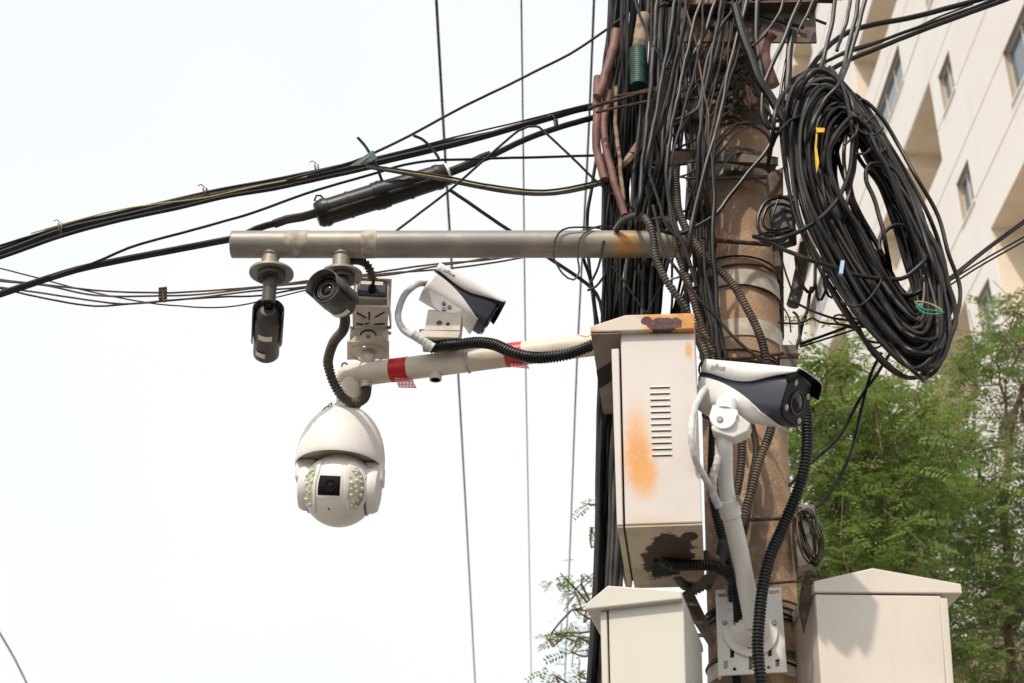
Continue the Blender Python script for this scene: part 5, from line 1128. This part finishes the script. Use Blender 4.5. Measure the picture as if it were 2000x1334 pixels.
for i, pts in enumerate(([(1720, 690), (1700, 730), (1685, 790), (1670, 860), (1640, 930), (1600, 985), (1580, 1000)], [(1738, 690), (1712, 730), (1680, 780), (1640, 850), (1600, 890), (1540, 950), (1520, 965)])):
    cable('hanging_cable', ('longer', 'shorter')[i] + ' black cable hanging below the coil and curving back to the pole', [(x, y, 3.8) for x, y in pts], 6.5, 'black', group='cables hanging below the coil')
gk = 'thin tangled wires between pole and coil'
for i, (pts, w_) in enumerate((([(1538, 585), (1560, 595), (1590, 610), (1625, 622), (1660, 626), (1700, 640)], 5), ([(1520, 628), (1560, 632), (1586, 622), (1600, 630), (1650, 634), (1690, 640)], 4.5),
        ([(1665, 642), (1640, 632), (1628, 620), (1640, 614), (1670, 622), (1690, 634), (1670, 642), (1650, 638)], 4), ([(1657, 617), (1670, 640), (1690, 665), (1720, 670), (1718, 666)], 5), ([(1680, 640), (1695, 675), (1712, 680), (1722, 674)], 4),
        ([(1585, 560), (1578, 600), (1565, 640), (1552, 700)], 7), ([(1548, 610), (1558, 620), (1562, 650), (1566, 668)], 5), ([(1592, 555), (1600, 585), (1612, 570), (1622, 500)], 6), ([(1530, 560), (1525, 590), (1540, 620), (1545, 650)], 3),
        ([(1520, 480), (1530, 520), (1545, 560), (1552, 600)], 4), ([(1555, 500), (1560, 540), (1576, 570), (1590, 560), (1594, 500)], 7), ([(1606, 500), (1612, 560), (1625, 580), (1638, 545)], 6))):
    cable('tangled_wire', ('upper long wire from pole to coil foot', 'lower long wire with a kink towards the coil foot', 'flat loop of wire touching the coil foot', 'curl of wire dropping under the coil foot', 'shorter curl of wire under the coil foot', 'thick cable slanting down behind the wire tangle',
        'short bent wire end beside the grey pipe', 'hanging loop of cable between grey pipe and coil', 'short wire at the pole edge left of the grey pipe', 'thin wire falling beside the junction box', 'deep U-shaped cable loop right of the grey pipe', 'shallow U-shaped cable loop at the left of the coil')[i], [(x, y, 3.7 + .01 * (i % 3)) for x, y in pts], w_, 'brownblack', group=gk, cat='wire')
cable('grey_pipe', 'weathered grey plastic pipe stub hanging right of the pole below the junction box', [(1574, 478, 3.74), (1568, 510, 3.74), (1558, 560, 3.74), (1550, 596, 3.74)], 25, 'conduit_grey', cat='pipe', n=18)
# junction box behind the coil
jb = thing('junction_box', 'dark cable junction box half hidden between the pole and the coil', 'junction box', P(1525, 470, 3.68))
pxbox('box', [(1500, 385), (1548, 378), (1556, 455), (1508, 468)], 3.66, .07, 'black', jb, 10, .005)
pxbox('lid', [(1506, 392), (1544, 386), (1550, 448), (1512, 458)], 3.652, .008, 'charcoal', jb, 10, .003)
MB().cyl(P(1532, 408, 3.64), P(1532, 408, 3.66), .006, 8).build('screw', 'bolt', jb)
for i, pts in enumerate(([(1560, 400), (1530, 385), (1495, 395), (1480, 425), (1484, 455), (1510, 462)], [(1555, 410), (1525, 398), (1500, 405), (1490, 430), (1500, 450), (1540, 445)], [(1478, 462), (1500, 455), (1530, 458), (1540, 470), (1520, 478), (1490, 472), (1478, 462)], [(1520, 390), (1510, 430), (1530, 460)])):
    cable('looped_lead', ('outer', 'inner', 'lowest', 'short upright')[i] + ' black lead looped over the dark junction box', [(x, y, 3.62) for x, y in pts], (7, 6, 5, 5)[i], 'black', n=8)

# ================================================================ the big coil
coil = thing('cable_coil', 'huge hanging coil of dusty black cable right of the pole', 'cable coil', P(1790, 740, 3.5))
outer = [(1556, 150), (1533, 230), (1538, 330), (1562, 430), (1605, 520), (1660, 610), (1725, 690), (1785, 735), (1832, 715), (1850, 640), (1838, 545), (1808, 450), (1765, 350), (1715, 260), (1665, 185), (1612, 130)]
inner = [(1650, 235), (1618, 270), (1612, 330), (1640, 400), (1672, 460), (1712, 530), (1750, 590), (1786, 625), (1806, 600), (1806, 540), (1790, 470), (1768, 410), (1738, 350), (1712, 300), (1688, 255), (1668, 232)]
mid = [(1600, 200), (1580, 250), (1585, 330), (1610, 420), (1650, 500), (1700, 585), (1755, 650), (1795, 670), (1825, 645), (1830, 590), (1818, 520), (1790, 440), (1750, 350), (1712, 285), (1675, 225), (1630, 185)]
r = random.Random(9)
for k in range(74):
    s_ = r.random() ** .8 * 1.12; yc_ = r.uniform(3.44, 3.62); tl = r.gauss(0, .03); ph0 = r.uniform(0, 6.28); amp = r.uniform(2, 7)
    wild = 1.7 if k % 6 == 0 else 1.0; amp *= wild; sx, sy = r.gauss(0, 5) * wild, r.gauss(0, 5) * wild; pts = []
    cen = (1700, 430)
    for i in range(16):
        a_ = outer[i]; m_ = mid[i]; n_ = inner[i]
        if s_ < .5: q = (L_(a_[0], m_[0], s_ * 2), L_(a_[1], m_[1], s_ * 2))
        else: q = (L_(m_[0], n_[0], s_ * 2 - 1), L_(m_[1], n_[1], s_ * 2 - 1))
        x = q[0] + sx + amp * math.sin(ph0 + i * .9) + r.gauss(0, 2.5); y = q[1] + sy + amp * math.cos(ph0 * 1.3 + i * .7) + r.gauss(0, 2.5)
        pts.append(P(x, y, yc_ + tl * math.sin(i / 16 * 6.28 + ph0) + r.gauss(0, .006)))
    mb = MB(); mb.tube(closed_cat(pts, .016), r.choice((8.0, 8.5, 9, 9.5)) * .5 * mpp(450, 3.5), 8, True); mb.build('loop', r.choice(('coil', 'coil', 'coil', 'coil', 'black', 'black', 'brownblack', 'grey')), coil)
for k in range(22):
    sx, sy = r.gauss(0, 18), r.gauss(0, 12); sc_ = r.uniform(.85, 1.15); ph0 = r.uniform(0, 6.28); pts = []
    for i in range(16):
        x = 1712 + (mid[i][0] * .4 + inner[i][0] * .6 - 1712) * sc_ + sx + 6 * math.sin(ph0 + i * .8) + r.gauss(0, 3); y = 430 + (mid[i][1] * .4 + inner[i][1] * .6 - 430) * sc_ + sy + r.gauss(0, 3)
        pts.append(P(x, y, 3.55 + r.gauss(0, .02)))
    mb = MB(); mb.tube(closed_cat(pts, .016), 8.5 * .5 * mpp(450, 3.5), 8, True); mb.build('loop', 'coil' if k % 2 else 'black', coil)
# looser strands of the coil
for pts, w_ in (([(1472, 462), (1510, 468), (1560, 452), (1613, 416), (1650, 365), (1664, 300), (1660, 230), (1640, 160), (1600, 135), (1572, 160), (1545, 240)], 9),
                ([(1500, 472), (1560, 500), (1613, 518), (1670, 536), (1722, 543), (1770, 540), (1810, 505), (1818, 470)], 9),
                ([(1742, 540), (1728, 470), (1712, 400), (1692, 350), (1700, 320), (1745, 330), (1780, 385), (1800, 450), (1830, 540), (1845, 600)], 9),
                ([(1735, 545), (1722, 500), (1718, 470), (1735, 445), (1765, 440), (1795, 470), (1815, 520), (1810, 555), (1785, 575), (1745, 575)], 8.5),
                ([(1690, 300), (1760, 370), (1820, 470), (1855, 560), (1866, 620), (1850, 680), (1820, 730), (1800, 738)], 10),
                ([(1745, 620), (1770, 650), (1800, 665), (1830, 660), (1842, 620)], 9), ([(1735, 640), (1770, 680), (1815, 690), (1840, 670), (1846, 620)], 9), ([(1720, 640), (1760, 700), (1800, 738), (1806, 746)], 9),
                ([(1655, 120), (1640, 160), (1610, 200), (1580, 260), (1572, 350)], 9), ([(1540, 170), (1520, 200), (1508, 260), (1500, 330)], 9), ([(1590, 215), (1545, 235), (1515, 270), (1500, 300)], 7),
                ([(1620, 130), (1660, 190), (1672, 250), (1668, 330), (1650, 420), (1640, 500)], 8), ([(1615, 300), (1606, 350), (1620, 420), (1660, 480)], 8),
                ([(1670, 230), (1630, 212), (1600, 235), (1595, 300), (1600, 380)], 8), ([(1672, 240), (1640, 228), (1618, 255), (1610, 330), (1625, 400)], 8), ([(1665, 250), (1650, 270), (1650, 330), (1662, 400), (1690, 460)], 8)):
    cable('strand', None, [(x, y, 3.42 + .012 * (w_ % 3) + (.12 if i in (0, len(pts) - 1) and len(pts) > 3 else 0)) for i, (x, y) in enumerate(pts)], w_, 'coil', parent=coil, n=9)
for pts in ([(1640, 590), (1665, 600), (1690, 590), (1715, 560), (1722, 545)], [(1665, 245), (1690, 260), (1710, 262), (1725, 250)], [(1675, 235), (1672, 260), (1650, 285)], [(1700, 290), (1690, 300), (1670, 300)]):
    cable('lashing', None, [(x, y, 3.41) for x, y in pts], 5, 'brownblack', parent=coil)
for pts in ([(1680, 240), (1686, 222), (1690, 218)], [(1692, 240), (1700, 230), (1706, 228)], [(1700, 250), (1712, 258), (1728, 266), (1732, 285), (1722, 296)], [(1700, 262), (1715, 275), (1720, 300), (1708, 305)], [(1690, 225), (1710, 250)]):
    cable('wire_end', None, [(x, y, 3.45) for x, y in pts], 4, 'brownblack', parent=coil)
yt = thing('tape_strip', 'yellow tape strip tied on the upper left of the coil', 'tape', P(1598, 340, 3.40))
MB().prism([P(1594, 249, 3.40), P(1611, 250, 3.40), P(1610, 258, 3.40), P(1595, 258, 3.40)], (0, .004, 0)).build('knot', 'yellowtape', yt, smooth=False)
MB().prism([P(1594, 256, 3.405), P(1597, 262, 3.405), P(1595, 285, 3.405), P(1600, 318, 3.405), P(1595, 338, 3.405), P(1593, 322, 3.405), P(1591, 290, 3.405)], (0, .002, 0)).build('tail', 'yellowtape', yt, smooth=False)
MB().prism([P(1643, 508, 3.40), P(1650, 509, 3.40), P(1646, 535, 3.40), P(1639, 533, 3.40)], (0, .012, 0)).build('cable_clip', 'bluetag', None, smooth=False, label='small pale blue clip on the strand crossing the coil', cat='clip')
for i, pts in enumerate(([(1785, 588), (1795, 598), (1810, 605), (1830, 608), (1842, 612)], [(1788, 590), (1800, 590), (1820, 595), (1840, 606)], [(1790, 595), (1805, 610), (1828, 614), (1843, 610)])):
    cable('green_wire', ('middle', 'upper yellowish', 'lower')[i] + ' thin green wire tied at the right side of the coil', [(x, y, 3.40) for x, y in pts], 3, 'yellow' if i == 1 else 'greenwire', cat='wire')
# small hank of thin wire low on the pole
hk = thing('wire_hank', 'small hank of thin tan wire hung on the rusty rod low on the pole', 'wire coil', P(1570, 1100, 3.6))
r = random.Random(3)
for k in range(11):
    dx = r.uniform(-6, 8); dy = r.uniform(-8, 10); w_ = r.uniform(.5, 1.1); pts = []
    for i in range(10):
        a_ = i / 10 * 6.283; x = 1568 + dx + 20 * w_ * math.sin(a_) + 11 * (1 - math.cos(a_)) + r.gauss(0, 1.5); y = 1046 + dy - 48 * math.cos(a_) + r.gauss(0, 2)
        pts.append(P(x, y, 3.62 + r.gauss(0, .012)))
    MB().tube(closed_cat(pts, .01), 1.7 * mpp(1050, 3.6), 6, True).build('loop', r.choice(('tan', 'brownblack')), hk)

for o in bpy.data.objects:
    if '_w' in o: del o['_w']
print('objects', len(bpy.data.objects), 'panels', npan)
